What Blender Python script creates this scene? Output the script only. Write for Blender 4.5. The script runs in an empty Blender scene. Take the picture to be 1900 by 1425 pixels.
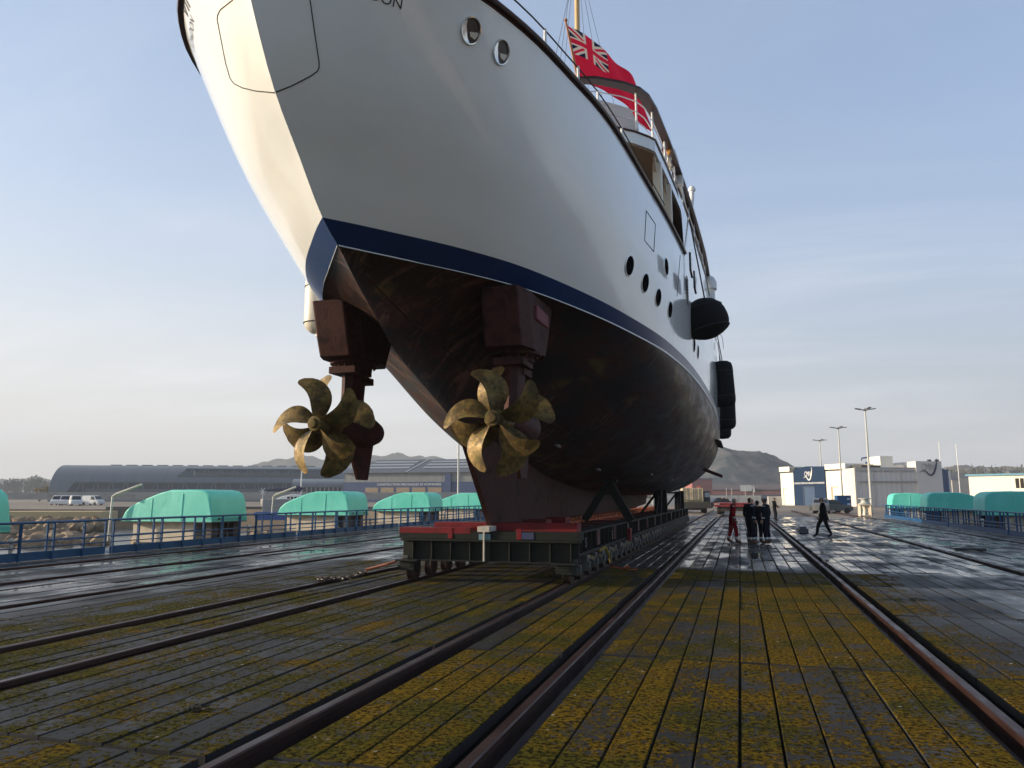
import bpy, bmesh, math, random
from mathutils import Vector, Matrix, Quaternion
from mathutils.bvhtree import BVHTree
from mathutils import noise as mnoise
R = math.radians
rnd = random.Random(11)
S = bpy.context.scene
COL = S.collection

# ------------------------------------------------------------------ camera
FPX, PITCH, YAW, EYE, ROLL = 1400.0, R(8.45), R(16.64), 1.7, R(0.0)
cam_d = bpy.data.cameras.new('camera')
cam = bpy.data.objects.new('camera', cam_d)
COL.objects.link(cam)
cam.location = (0, 0, EYE)
cam.rotation_euler = (R(90) + PITCH, ROLL, YAW)
cam_d.sensor_fit = 'HORIZONTAL'
cam_d.sensor_width = 36.0
cam_d.lens = 36.0 * FPX / 1900.0
cam_d.clip_start = 0.1
cam_d.clip_end = 12000
S.camera = cam


def ray(px, py):
    r, u = px - 950, 712.5 - py
    f = FPX * math.cos(PITCH) - u * math.sin(PITCH)
    z = FPX * math.sin(PITCH) + u * math.cos(PITCH)
    return Vector((r * math.cos(YAW) - f * math.sin(YAW), r * math.sin(YAW) + f * math.cos(YAW), z))


def onX(px, py, X):
    v = ray(px, py)
    return v * (X / v.x) + Vector((0, 0, EYE))


def onY(px, py, Y):
    v = ray(px, py)
    return v * (Y / v.y) + Vector((0, 0, EYE))


def onZ(px, py, Z):
    v = ray(px, py)
    return v * ((Z - EYE) / v.z) + Vector((0, 0, EYE))


def cf(r, f, z):          # metres right of / ahead of the viewpoint -> world
    return Vector((r * math.cos(YAW) - f * math.sin(YAW), r * math.sin(YAW) + f * math.cos(YAW), z))


def bk(px, py, f):        # far things: a bearing, an elevation and a distance
    v = ray(px, py)
    h = -v.x * math.sin(YAW) + v.y * math.cos(YAW)
    return v * (f / h) + Vector((0, 0, EYE))


# ------------------------------------------------------------------ materials
MATS = {}


def newmat(name):
    m = bpy.data.materials.new(name)
    m.use_nodes = True
    nt = m.node_tree
    return m, nt, nt.nodes['Principled BSDF']


def pm(name, cols, scale=4.0, rough=0.5, metal=0.0, bump=0.0, bscale=40.0, spec=0.5, stretch=(1, 1, 1), coat=0.0,
       rvar=0.08, detail=6.0, pos=None, sss=0.0, trans=0.0):
    """procedural material: noise ramp over object coordinates through the given colours"""
    if name in MATS:
        return MATS[name]
    m, nt, b = newmat(name)
    N, L = nt.nodes, nt.links
    tc = N.new('ShaderNodeTexCoord')
    mp = N.new('ShaderNodeMapping')
    mp.inputs['Scale'].default_value = stretch
    L.new(tc.outputs['Object'], mp.inputs['Vector'])
    nz = N.new('ShaderNodeTexNoise')
    nz.inputs['Scale'].default_value = scale
    nz.inputs['Detail'].default_value = detail
    nz.inputs['Roughness'].default_value = 0.62
    L.new(mp.outputs['Vector'], nz.inputs['Vector'])
    rp = N.new('ShaderNodeValToRGB')
    el = rp.color_ramp.elements
    n = len(cols)
    ps = pos or [0.3 + 0.4 * i / max(1, n - 1) for i in range(n)]
    while len(el) < n:
        el.new(0.5)
    for i in range(n):
        el[i].position = ps[i]
    for i in range(n):
        el[i].color = (*cols[i], 1)
    if n == 1:
        el[1].color = (*[c * 0.82 for c in cols[0]], 1)
        el[0].position, el[1].position = 0.35, 0.75
    L.new(nz.outputs['Fac'], rp.inputs['Fac'])
    L.new(rp.outputs['Color'], b.inputs['Base Color'])
    mr = N.new('ShaderNodeMapRange')
    mr.inputs['To Min'].default_value = max(0.02, rough - rvar)
    mr.inputs['To Max'].default_value = min(1, rough + rvar)
    L.new(nz.outputs['Fac'], mr.inputs['Value'])
    L.new(mr.outputs['Result'], b.inputs['Roughness'])
    b.inputs['Metallic'].default_value = metal
    b.inputs['Specular IOR Level'].default_value = spec
    b.inputs['Coat Weight'].default_value = coat
    b.inputs['Coat Roughness'].default_value = 0.03
    if bump:
        n2 = N.new('ShaderNodeTexNoise')
        n2.inputs['Scale'].default_value = bscale
        n2.inputs['Detail'].default_value = 5
        L.new(mp.outputs['Vector'], n2.inputs['Vector'])
        bp = N.new('ShaderNodeBump')
        bp.inputs['Strength'].default_value = bump
        bp.inputs['Distance'].default_value = 0.02
        L.new(n2.outputs['Fac'], bp.inputs['Height'])
        L.new(bp.outputs['Normal'], b.inputs['Normal'])
    MATS[name] = m
    return m


class NG:
    """tiny node-graph writer"""
    def __init__(s, nt):
        s.nt, s.N, s.L = nt, nt.nodes, nt.links

    def put(s, sock, v):
        if isinstance(v, bpy.types.NodeSocket):
            s.L.new(v, sock)
        elif v is not None:
            sock.default_value = v

    def math(s, op, a, b=None, c=None, clamp=False):
        n = s.N.new('ShaderNodeMath')
        n.operation = op
        n.use_clamp = clamp
        for i, v in enumerate((a, b, c)):
            s.put(n.inputs[i], v)
        return n.outputs[0]

    def step(s, v, lo, hi, tmin=0.0, tmax=1.0):
        n = s.N.new('ShaderNodeMapRange')
        n.interpolation_type = 'SMOOTHSTEP'
        s.put(n.inputs['Value'], v)
        n.inputs['From Min'].default_value = lo
        n.inputs['From Max'].default_value = hi
        n.inputs['To Min'].default_value = tmin
        n.inputs['To Max'].default_value = tmax
        return n.outputs['Result']

    def noise(s, vec, scale, detail=4, rough=0.55, stretch=None, dist=0.0):
        if stretch:
            mp = s.N.new('ShaderNodeMapping')
            mp.inputs['Scale'].default_value = stretch
            s.L.new(vec, mp.inputs['Vector'])
            vec = mp.outputs['Vector']
        n = s.N.new('ShaderNodeTexNoise')
        n.inputs['Scale'].default_value = scale
        n.inputs['Detail'].default_value = detail
        n.inputs['Roughness'].default_value = rough
        n.inputs['Distortion'].default_value = dist
        s.L.new(vec, n.inputs['Vector'])
        return n.outputs['Fac']

    def mix(s, f, a, b, mode='MIX'):
        n = s.N.new('ShaderNodeMix')
        n.data_type = 'RGBA'
        n.blend_type = mode
        s.put(n.inputs['Factor'], f)
        for sock, v in ((n.inputs['A'], a), (n.inputs['B'], b)):
            pass
        ins = [i for i in n.inputs if i.type == 'RGBA']
        s.put(ins[0], (*a, 1) if isinstance(a, tuple) and len(a) == 3 else a)
        s.put(ins[1], (*b, 1) if isinstance(b, tuple) and len(b) == 3 else b)
        return [o for o in n.outputs if o.type == 'RGBA'][0]

    def bump(s, h, strength, dist):
        n = s.N.new('ShaderNodeBump')
        n.inputs['Strength'].default_value = strength
        n.inputs['Distance'].default_value = dist
        s.L.new(h, n.inputs['Height'])
        return n.outputs['Normal']


# ------------------------------------------------------------------ mesh builder
class MB:
    def __init__(s):
        s.v, s.f, s.m = [], [], []

    def add(s, vs, fs, mi=0):
        o = len(s.v)
        s.v += [tuple(p) for p in vs]
        s.f += [tuple(i + o for i in f) for f in fs]
        s.m += [mi] * len(fs)
        return s

    def box(s, lo, hi, M=None, mi=0):
        x0, y0, z0 = lo
        x1, y1, z1 = hi
        vs = [Vector(p) for p in ((x0, y0, z0), (x1, y0, z0), (x1, y1, z0), (x0, y1, z0), (x0, y0, z1), (x1, y0, z1), (x1, y1, z1), (x0, y1, z1))]
        if M is not None:
            vs = [M @ p for p in vs]
        return s.add(vs, [(0, 3, 2, 1), (4, 5, 6, 7), (0, 1, 5, 4), (1, 2, 6, 5), (2, 3, 7, 6), (3, 0, 4, 7)], mi)

    def cbox(s, c, d, M=None, mi=0):
        return s.box([c[i] - d[i] / 2 for i in range(3)], [c[i] + d[i] / 2 for i in range(3)], M, mi)

    def bar(s, a, b, w, h, up=(0, 0, 1), mi=0):
        """rectangular bar from a to b, w across, h along up"""
        a, b = Vector(a), Vector(b)
        d = (b - a).normalized()
        u = Vector(up)
        x = d.cross(u)
        if x.length < 1e-4:
            x = d.cross(Vector((1, 0, 0)))
        x.normalize()
        u = x.cross(d).normalized()
        x *= w / 2
        u *= h / 2
        vs = [a - x - u, a + x - u, a + x + u, a - x + u, b - x - u, b + x - u, b + x + u, b - x + u]
        return s.add(vs, [(0, 1, 2, 3), (7, 6, 5, 4), (0, 4, 5, 1), (1, 5, 6, 2), (2, 6, 7, 3), (3, 7, 4, 0)], mi)

    def tube(s, pts, r, n=8, mi=0, cap=True):
        pts = [Vector(p) for p in pts]
        rs = r if isinstance(r, (list, tuple)) else [r] * len(pts)
        rings = []
        prev = None
        for i, p in enumerate(pts):
            d = (pts[min(i + 1, len(pts) - 1)] - pts[max(i - 1, 0)]).normalized()
            if prev is None:
                a = d.orthogonal().normalized()
            else:
                a = (prev - d * prev.dot(d))
                a = a.normalized() if a.length > 1e-6 else d.orthogonal().normalized()
            prev = a
            b = d.cross(a)
            rings.append([p + (a * math.cos(t) + b * math.sin(t)) * rs[i] for t in [2 * math.pi * k / n for k in range(n)]])
        vs = [q for g in rings for q in g]
        fs = []
        for i in range(len(rings) - 1):
            for k in range(n):
                fs.append((i * n + k, i * n + (k + 1) % n, (i + 1) * n + (k + 1) % n, (i + 1) * n + k))
        if cap:
            fs.append(tuple(range(n - 1, -1, -1)))
            fs.append(tuple((len(rings) - 1) * n + k for k in range(n)))
        return s.add(vs, fs, mi)

    def lathe(s, prof, n=20, M=None, mi=0):
        """prof: (radius, height) about local z"""
        vs = []
        for r, z in prof:
            for k in range(n):
                t = 2 * math.pi * k / n
                p = Vector((r * math.cos(t), r * math.sin(t), z))
                vs.append(M @ p if M is not None else p)
        fs = []
        for i in range(len(prof) - 1):
            for k in range(n):
                fs.append((i * n + k, i * n + (k + 1) % n, (i + 1) * n + (k + 1) % n, (i + 1) * n + k))
        fs.append(tuple(range(n - 1, -1, -1)))
        fs.append(tuple((len(prof) - 1) * n + k for k in range(n)))
        return s.add(vs, fs, mi)

    def prism(s, poly, d, mi=0):
        """closed polygon (list of 3-d points) extruded by vector d"""
        n = len(poly)
        d = Vector(d)
        vs = [Vector(p) for p in poly] + [Vector(p) + d for p in poly]
        fs = [tuple(range(n - 1, -1, -1)), tuple(range(n, 2 * n))]
        fs += [(i, (i + 1) % n, n + (i + 1) % n, n + i) for i in range(n)]
        return s.add(vs, fs, mi)

    def grid(s, rows, mi=0, close=False):
        n = len(rows[0])
        vs = [p for r in rows for p in r]
        fs = []
        for i in range(len(rows) - 1):
            for k in range(n if close else n - 1):
                fs.append((i * n + k, i * n + (k + 1) % n, (i + 1) * n + (k + 1) % n, (i + 1) * n + k))
        return s.add(vs, fs, mi)

    def mesh(s, name, mats):
        me = bpy.data.meshes.new(name)
        me.from_pydata([tuple(p) for p in s.v], [], s.f)
        for m in (mats if isinstance(mats, (list, tuple)) else [mats]):
            me.materials.append(m)
        if any(s.m):
            me.polygons.foreach_set('material_index', s.m)
        bm = bmesh.new()
        bm.from_mesh(me)
        bmesh.ops.recalc_face_normals(bm, faces=bm.faces)
        bm.to_mesh(me)
        bm.free()
        me.update()
        return me

    def build(s, name, mats, parent=None, smooth=False, bevel=0.0, angle=35, loc=None, seg=2):
        me = s.mesh(name, mats)
        o = bpy.data.objects.new(name, me)
        COL.objects.link(o)
        if parent is not None:
            o.parent = parent
        if loc is not None:
            o.location = loc
        if smooth:
            me.polygons.foreach_set('use_smooth', [True] * len(me.polygons))
            me.set_sharp_from_angle(angle=R(angle))
        if bevel:
            b = o.modifiers.new('bevel', 'BEVEL')
            b.width = bevel
            b.segments = seg
            b.limit_method = 'ANGLE'
            b.angle_limit = R(40)
        return o


def tag(o, label=None, cat=None, group=None, kind=None):
    if label:
        o['label'] = label
    if cat:
        o['category'] = cat
    if group:
        o['group'] = group
    if kind:
        o['kind'] = kind
    return o


def empty(name, loc, label, cat, group=None, rz=0.0):
    o = bpy.data.objects.new(name, None)
    COL.objects.link(o)
    o.location = loc
    o.rotation_euler = (0, 0, rz)
    o.empty_display_size = 0.3
    return tag(o, label, cat, group)


def dup(root, loc, rz, label=None, group=None):
    r = root.copy()
    COL.objects.link(r)
    r.location = loc
    r.rotation_euler = (0, 0, rz)
    if label:
        r['label'] = label
    if group:
        r['group'] = group
    for ch in list(root.children):
        c = ch.copy()
        COL.objects.link(c)
        c.parent = r
        for g in list(ch.children):
            d = g.copy()
            COL.objects.link(d)
            d.parent = c
    return r


def lerp_t(tab, x):
    """monotone cubic (Fritsch-Carlson) interpolation of a table"""
    n = len(tab)
    if x <= tab[0][0]:
        return tab[0][1]
    if x >= tab[-1][0]:
        return tab[-1][1]
    h = [tab[i + 1][0] - tab[i][0] for i in range(n - 1)]
    dl = [(tab[i + 1][1] - tab[i][1]) / h[i] for i in range(n - 1)]
    mm = [dl[0]] + [0.0 if dl[i - 1] * dl[i] <= 0 else 2 * dl[i - 1] * dl[i] / (dl[i - 1] + dl[i]) for i in range(1, n - 1)] + [dl[-1]]
    for i in range(n - 1):
        if x <= tab[i + 1][0]:
            t = (x - tab[i][0]) / h[i]
            return ((2 * t**3 - 3 * t**2 + 1) * tab[i][1] + (t**3 - 2 * t**2 + t) * h[i] * mm[i]
                    + (-2 * t**3 + 3 * t**2) * tab[i + 1][1] + (t**3 - t**2) * h[i] * mm[i + 1])


def text_mesh(txt, size, depth=0.0):
    c = bpy.data.curves.new('lettering', 'FONT')
    c.body = txt
    c.size = size
    c.extrude = depth
    c.align_x = 'CENTER'
    c.resolution_u = 3
    o = bpy.data.objects.new('lettering', c)
    me = bpy.data.meshes.new_from_object(o)
    vs = [v.co.copy() for v in me.vertices]
    fs = [tuple(p.vertices) for p in me.polygons]
    bpy.data.objects.remove(o)
    bpy.data.curves.remove(c)
    bpy.data.meshes.remove(me)
    return vs, fs


def text_on(mb, txt, size, centre, right, up, depth=0.02, sx=1.0, width=None):
    vs, fs = text_mesh(txt, size, depth)
    if width:
        w = max(v.x for v in vs) - min(v.x for v in vs)
        sx = width / w
    r, u = Vector(right).normalized(), Vector(up).normalized()
    n = r.cross(u)
    mb.add([Vector(centre) + r * v.x * sx + u * v.y + n * v.z for v in vs], fs)
# ------------------------------------------------------------------ shared materials
def white_hull():
    m, nt, b = newmat('white_gloss_paint')
    g = NG(nt)
    tc = nt.nodes.new('ShaderNodeTexCoord').outputs['Object']
    n = g.noise(tc, 0.8, 5, 0.6, (1, 0.35, 1))
    c = g.mix(g.step(n, 0.35, 0.7), (0.86, 0.86, 0.845), (0.80, 0.80, 0.79))
    st = g.noise(tc, 3.0, 6, 0.7, (1, 1, 0.12))
    c = g.mix(g.step(st, 0.62, 0.85, 0, 0.35), c, (0.60, 0.57, 0.50))
    g.put(b.inputs['Base Color'], c)
    g.put(b.inputs['Roughness'], g.step(n, 0.3, 0.7, 0.10, 0.17))
    b.inputs['Coat Weight'].default_value = 0.6
    b.inputs['Coat Roughness'].default_value = 0.04
    n2 = g.noise(tc, 0.9, 3, 0.5)
    g.put(b.inputs['Normal'], g.bump(g.math('ADD', n2, g.math('MULTIPLY', g.noise(tc, 2.6, 2, 0.4, (0.5, 1.0, 1.0)), 0.35)), 0.4, 0.035))
    MATS['white_gloss_paint'] = m
    return m


def antifoul():
    m, nt, b = newmat('antifouling_paint')
    g = NG(nt)
    tc = nt.nodes.new('ShaderNodeTexCoord').outputs['Object']
    a = g.noise(tc, 1.6, 7, 0.66, (0.8, 0.45, 1.6))
    c = g.mix(g.step(a, 0.36, 0.62), (0.008, 0.005, 0.005), (0.050, 0.018, 0.013))
    k = g.noise(tc, 0.9, 5, 0.6, (1, 0.5, 1.0), 0.6)
    c = g.mix(g.step(k, 0.58, 0.70, 0, 0.7), c, (0.13, 0.095, 0.024))
    # pale scrapes where the slime has run off, following the plating from keel to waterline
    s = g.noise(tc, 2.0, 8, 0.74, (0.55, 1.9, 0.55), 0.9)
    patch = g.noise(tc, 0.5, 3, 0.5)
    s = g.math('MULTIPLY', g.step(s, 0.48, 0.70), g.step(patch, 0.42, 0.56))
    c = g.mix(g.math('MULTIPLY', s, 0.55), c, (0.30, 0.16, 0.105))
    dk = g.noise(tc, 7.0, 6, 0.7, (1, 0.6, 1))
    c = g.mix(g.step(dk, 0.50, 0.66, 0, 0.8), c, (0.008, 0.007, 0.007))
    g.put(b.inputs['Base Color'], c)
    g.put(b.inputs['Roughness'], g.step(a, 0.3, 0.7, 0.36, 0.6))
    b.inputs['Specular IOR Level'].default_value = 0.35
    g.put(b.inputs['Normal'], g.bump(g.noise(tc, 22, 5), 0.25, 0.02))
    MATS['antifouling_paint'] = m
    return m


WHITE = white_hull()
ANTI = antifoul()
BLUE = pm('blue_boot_paint', [(0.008, 0.028, 0.105), (0.011, 0.038, 0.135)], 2.0, 0.3, coat=0.05, spec=0.2)
STRIPE = pm('white_stripe_paint', [(0.62, 0.62, 0.60)], 4, 0.3)
WOOD = pm('varnished_teak', [(0.032, 0.008, 0.005), (0.062, 0.016, 0.008)], 3, 0.38, stretch=(6, 1, 6), coat=0.1, spec=0.3)
CHROME = pm('polished_steel', [(0.72, 0.72, 0.72)], 6, 0.07, metal=1.0, rvar=0.03, bump=0.15, bscale=9)
STEEL = pm('stainless_rail', [(0.68, 0.69, 0.70), (0.78, 0.78, 0.78)], 6, 0.25, metal=0.6)
DKGLASS = pm('dark_glass', [(0.008, 0.010, 0.012)], 4, 0.06)
PORTG = pm('dark_porthole_glass', [(0.004, 0.0045, 0.005)], 4, 0.4, spec=0.0)
THROAT = pm('dark_brown_throat', [(0.020, 0.012, 0.009), (0.06, 0.038, 0.03)], 14, 0.3)
GAP = pm('dark_gap', [(0.012, 0.011, 0.010)], 4, 0.7)
CREAM = pm('cream_paint', [(0.62, 0.56, 0.46), (0.70, 0.64, 0.54)], 2, 0.4)
BEIGE = pm('beige_soffit', [(0.34, 0.28, 0.21), (0.40, 0.33, 0.25)], 2, 0.5)
WPAINT = pm('white_deck_paint', [(0.78, 0.78, 0.76), (0.72, 0.72, 0.70)], 2, 0.3)
CANVAS = pm('grey_canvas', [(0.42, 0.43, 0.42), (0.50, 0.51, 0.50)], 3, 0.85, bump=0.3, bscale=12)
BLACKRUB = pm('black_fender_cover', [(0.006, 0.006, 0.007), (0.012, 0.012, 0.014)], 6, 0.85, bump=0.3, bscale=60, spec=0.2)
ROPE_W = pm('white_rope', [(0.45, 0.42, 0.36), (0.55, 0.52, 0.45)], 30, 0.85)
ROPE_D = pm('dark_rope', [(0.02, 0.02, 0.025)], 30, 0.85)
BRONZE = None


def bronze():
    m, nt, b = newmat('weathered_bronze')
    g = NG(nt)
    tc = nt.nodes.new('ShaderNodeTexCoord').outputs['Object']
    a = g.noise(tc, 4.0, 6, 0.65)
    c = g.mix(g.step(a, 0.38, 0.62), (0.065, 0.040, 0.014), (0.20, 0.130, 0.040))
    k = g.noise(tc, 7.0, 7, 0.72)
    c = g.mix(g.step(k, 0.50, 0.66, 0, 0.85), c, (0.085, 0.085, 0.02))
    d = g.noise(tc, 17.0, 6, 0.7)
    c = g.mix(g.step(d, 0.50, 0.66, 0, 0.8), c, (0.026, 0.018, 0.010))
    g.put(b.inputs['Base Color'], c)
    g.put(b.inputs['Roughness'], g.step(k, 0.3, 0.7, 0.42, 0.7))
    b.inputs['Specular IOR Level'].default_value = 0.3
    b.inputs['Metallic'].default_value = 0.35
    g.put(b.inputs['Normal'], g.bump(d, 0.25, 0.01))
    return m


BRONZE = bronze()
REDOX = pm('red_oxide_steel', [(0.026, 0.009, 0.009), (0.065, 0.022, 0.019), (0.016, 0.006, 0.006)], 3.0, 0.65, bump=0.3, bscale=30, spec=0.15)

# ------------------------------------------------------------------ the yacht
X0 = -4.92
ZW = 4.95
T_YS = [(4.95, 8.49), (5.17, 8.1), (5.75, 7.5), (6.29, 6.96), (6.67, 6.69), (7.09, 6.44), (7.8, 6.05)]
T_WL = [(8.49, 0), (9.25, 0.55), (10.05, 1.13), (11.1, 1.74), (12.48, 2.26), (14.39, 2.81), (17.53, 3.45), (21, 3.80), (25, 4.0), (30, 4.13), (38, 4.12), (44, 3.2), (49, 1.6), (52.5, 0)]
T_SH = [(6.05, 0), (6.4, 0.72), (7.03, 1.46), (7.4, 1.76), (7.86, 2.05), (8.13, 2.18), (9.21, 2.55), (10.26, 2.77), (11.4, 2.98), (12.6, 3.14), (14.77, 3.37), (17.06, 3.60), (19.6, 3.79), (25, 4.0), (30, 4.10), (40, 4.1), (46, 3.4), (51, 1.7), (54, 0)]
T_ZS = [(6, 7.8), (9, 7.83), (12.6, 8.0), (30, 8.0), (45, 8.6), (54, 9.3)]
T_ZK = [(8.49, 4.95), (9.06, 4.57), (9.66, 4.23), (10.29, 3.87), (11.23, 3.55), (12.01, 3.30), (12.83, 3.0), (13.26, 2.84), (17, 2.42), (18.25, 2.23), (22.94, 1.92), (28, 1.75), (42, 1.75), (48, 2.3), (52.5, 4.9)]
T_EX = [(8.49, 0.8), (9.5, 0.68), (11, 0.66), (13, 0.78), (15, 1.0), (18, 1.45), (25, 2.15), (38, 2.3), (52, 1.3)]
NU = 72
GU = [(i / NU) ** 1.9 for i in range(NU + 1)]


def top_pt(v, g, side):
    yw, ysh = 8.49 + g * (52.5 - 8.49), 6.05 + g * (54 - 6.05)
    bw, bs = lerp_t(T_WL, yw), lerp_t(T_SH, ysh)
    b = (1 - v) * bw + v * bs + 0.07 * math.sin(math.pi * v) * min(1, g * 25)
    zs = lerp_t(T_ZS, ysh)
    z = ZW + v * (zs - ZW)
    ystern = lerp_t(T_YS, min(7.8, ZW + v * (7.8 - ZW)))
    y = ystern + g * (52.5 + 1.5 * v - ystern)
    return Vector((X0 + side * b, y, z))


def bot_pt(w, g, side):
    y = 8.49 + g * (52.5 - 8.49)
    bw, zk, a = lerp_t(T_WL, y), lerp_t(T_ZK, y), lerp_t(T_EX, y)
    t = w * math.pi / 2
    return Vector((X0 + side * bw * max(0, math.cos(t)) ** (2 / a), y, ZW - (ZW - zk) * math.sin(t) ** (2 / a)))


yacht = empty('motor_yacht', (X0, 14.85, 1.11), 'large white motor yacht with blue boot stripe, hauled out stern-on upon the transfer trolley', 'yacht')
YOFF = Vector((-X0, -14.85, -1.11))


def ych(mb, name, mats, par=None, smooth=False, bevel=0.0, angle=35, label=None, raw=None):
    """a part of the yacht, given in world coordinates"""
    base = YOFF
    mb.v = [tuple(Vector(p) + base) for p in mb.v]
    o = mb.build(name, mats, par or yacht, smooth, bevel, angle)
    if label:
        o['label'] = label
    return o


def band(v0, v1, n, off=0.0):
    mb = MB()
    for side in (-1, 1):
        rows = []
        for i in range(n + 1):
            v = v0 + (v1 - v0) * i / n
            rows.append([top_pt(v, g, side) + Vector((side * off, 0, 0)) for g in GU])
        mb.grid(rows)
    return mb


VB = 0.085          # boot stripe top as a share of the freeboard
hullmb = band(VB, 1.0, 14)
bvh_v = [Vector(p) for p in hullmb.v] + []
bvh_f = list(hullmb.f)
bt = band(0.0, VB, 2)
o_ = len(bvh_v)
bvh_v += [Vector(p) for p in bt.v]
bvh_f += [tuple(i + o_ for i in f) for f in bt.f]
HULL = BVHTree.FromPolygons(bvh_v, bvh_f)


def on_hull(px, py):
    d = ray(px, py).normalized()
    p, n, i, t = HULL.ray_cast(Vector((0, 0, EYE)), d)
    if p is None:
        return None, None
    if n.dot(d) > 0:
        n = -n
    return p, n


def weld(o):
    bm = bmesh.new()
    bm.from_mesh(o.data)
    bmesh.ops.remove_doubles(bm, verts=bm.verts, dist=0.0008)
    bmesh.ops.recalc_face_normals(bm, faces=bm.faces)
    bm.to_mesh(o.data)
    bm.free()
    o.data.polygons.foreach_set('use_smooth', [True] * len(o.data.polygons))
    o.data.set_sharp_from_angle(angle=R(32))


weld(ych(hullmb, 'hull_side', WHITE))
weld(ych(bt, 'boot_stripe', BLUE))
sp = MB()
for side in (-1, 1):
    sp.grid([[top_pt(0.0, g, side) + Vector((side * 0.012, -0.012 if g < 0.02 else 0, dz)) for g in GU] for dz in (-0.004, 0.042)])
weld(ych(sp, 'waterline_stripe', STRIPE))
ub = MB()
for side in (-1, 1):
    ub.grid([[bot_pt(w / 30, g, side) for g in GU] for w in range(31)])
weld(ych(ub, 'underwater_hull', ANTI))

# skeg keel with a tapered trailing edge
sk = MB()
top = [(13.05, 2.95), (14.4, 2.85), (17, 2.6), (24, 2.2), (34, 2.0), (42, 2.0)]
botm = [(14.85, 1.11), (15.4, 1.10), (18, 1.10), (24, 1.12), (34, 1.12), (41, 1.3)]
th = [0.05, 0.13, 0.2, 0.22, 0.22, 0.1]
for s_ in (-1, 1):
    sk.grid([[Vector((X0 + s_ * th[i] * (1 if k else 1.15), p[i][0], p[i][1])) for i in range(6)] for k, p in enumerate((top, botm))])
sk.grid([[Vector((X0 - th[i], botm[i][0], botm[i][1])) for i in range(6)], [Vector((X0 + th[i], botm[i][0], botm[i][1])) for i in range(6)]])
sk.add([(X0 - 0.0575, *top[0]), (X0 + 0.0575, *top[0]), (X0 + 0.05, *botm[0]), (X0 - 0.05, *botm[0])], [(0, 1, 2, 3)])
weld(ych(sk, 'keel_skeg', REDOX))
# strakes and hull fittings below the waterline
st = MB()
pts = [bot_pt(0.62, GU[i], 1) + Vector((0, 0, 0.0)) for i in range(8, 30)]
st.tube(pts, 0.012, 6)
ych(st, 'spray_rail', REDOX, smooth=True)
for g, w in ((0.10, 0.55), (0.14, 0.75), (0.19, 0.7), (0.26, 0.72), (0.35, 0.62), (0.45, 0.6)):
    p = bot_pt(w, g, 1)
    an = MB()
    an.cbox(p + Vector((0, 0, -0.02)), (0.09, 0.34, 0.07))
    ych(an, 'hull_anode', pm('zinc_anode', [(0.16, 0.15, 0.14), (0.09, 0.07, 0.06)], 8, 0.6), bevel=0.02)
an = MB()
an.cbox(onX(1085, 893, -4.3) + Vector((0, 0, 0.02)), (0.22, 0.3, 0.2))
ych(an, 'sonar_fairing', pm('red_fitting_paint', [(0.28, 0.03, 0.04)], 6, 0.5), bevel=0.03)
fin = MB()
p = bot_pt(0.40, 0.62, 1)
fin.prism([p + Vector((-0.3, -0.6, 0)), p + Vector((0.75, -0.45, -0.42)), p + Vector((0.75, 0.35, -0.42)), p + Vector((-0.3, 0.7, 0))], (0.03, 0, 0.13))
ych(fin, 'stabilizer_fin', REDOX, bevel=0.02)
fin = MB()
p = bot_pt(0.16, 0.60, 1)
fin.prism([p + Vector((-0.15, -2.5, 0.05)), p + Vector((0.25, -2.0, -0.06)), p + Vector((0.25, 2.5, -0.06)), p + Vector((-0.15, 3, 0.05))], (0.01, 0, 0.06))
ych(fin, 'bilge_keel', REDOX, bevel=0.02)

# cap rail along the sheer
cp = MB()
for side in (-1, 1):
    ring = [(-0.07, -0.03), (0.055, -0.03), (0.07, 0.0), (0.055, 0.03), (-0.07, 0.03)]
    gmax = [g for g in GU if 6.05 + g * 47.95 < 19.7]
    cp.grid([[top_pt(1.0, g, side) + Vector((side * a, 0, b_)) for a, b_ in ring] for g in gmax], close=True)
weld(ych(cp, 'cap_rail', WOOD))
rb = MB()
for side in (-1, 1):
    gm = [g for g in GU if 6.05 + g * 47.95 < 20.2]
    rb.grid([[top_pt(0.985, g, side) + Vector((side * a, 0, b_)) for a, b_ in ((-0.02, -0.02), (0.012, -0.015), (0.012, 0.015), (-0.02, 0.02))] for g in gm], close=True)
weld(ych(rb, 'rubbing_strake', WOOD))

# guard wire on short white stanchions above the cap rail
wire = MB()
wp = []
for g in GU:
    y = 6.05 + g * 47.95
    if y < 17.5:
        wp.append(top_pt(1.0, g, 1) + Vector((-0.05, 0, 0.34)))
wire.tube(wp, 0.012, 5)
for px, py in ((995, 70), (1064, 148), (1117, 210), (1154, 265)):
    best = min(GU, key=lambda g: abs((top_pt(1.0, g, 1) - onZ(px, py, 7.98)).y))
    q = top_pt(1.0, best, 1) + Vector((-0.05, 0, 0))
    sta = MB()
    sta.tube([q, q + Vector((0, 0, 0.36))], 0.022, 8)
    ych(sta, 'stanchion', WPAINT, smooth=True)
ych(wire, 'guard_wire', ROPE_D, smooth=True)


def seam(pixels, r, name, mat, close=False, n=8):
    """thin groove line laid on the hull surface"""
    pts = []
    pp = pixels + ([pixels[0]] if close else [])
    for (a, b_), (c, d) in zip(pp, pp[1:]):
        for k in range(n):
            p, nn = on_hull(a + (c - a) * k / n, b_ + (d - b_) * k / n)
            if p is not None:
                pts.append(p + nn * r * 0.15)
    p, nn = on_hull(*pp[-1])
    if p is not None:
        pts.append(p + nn * r * 0.15)
    if len(pts) < 2:
        return None
    mb = MB()
    mb.tube(pts, r, 5)
    return ych(mb, name, mat, smooth=True)


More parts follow.
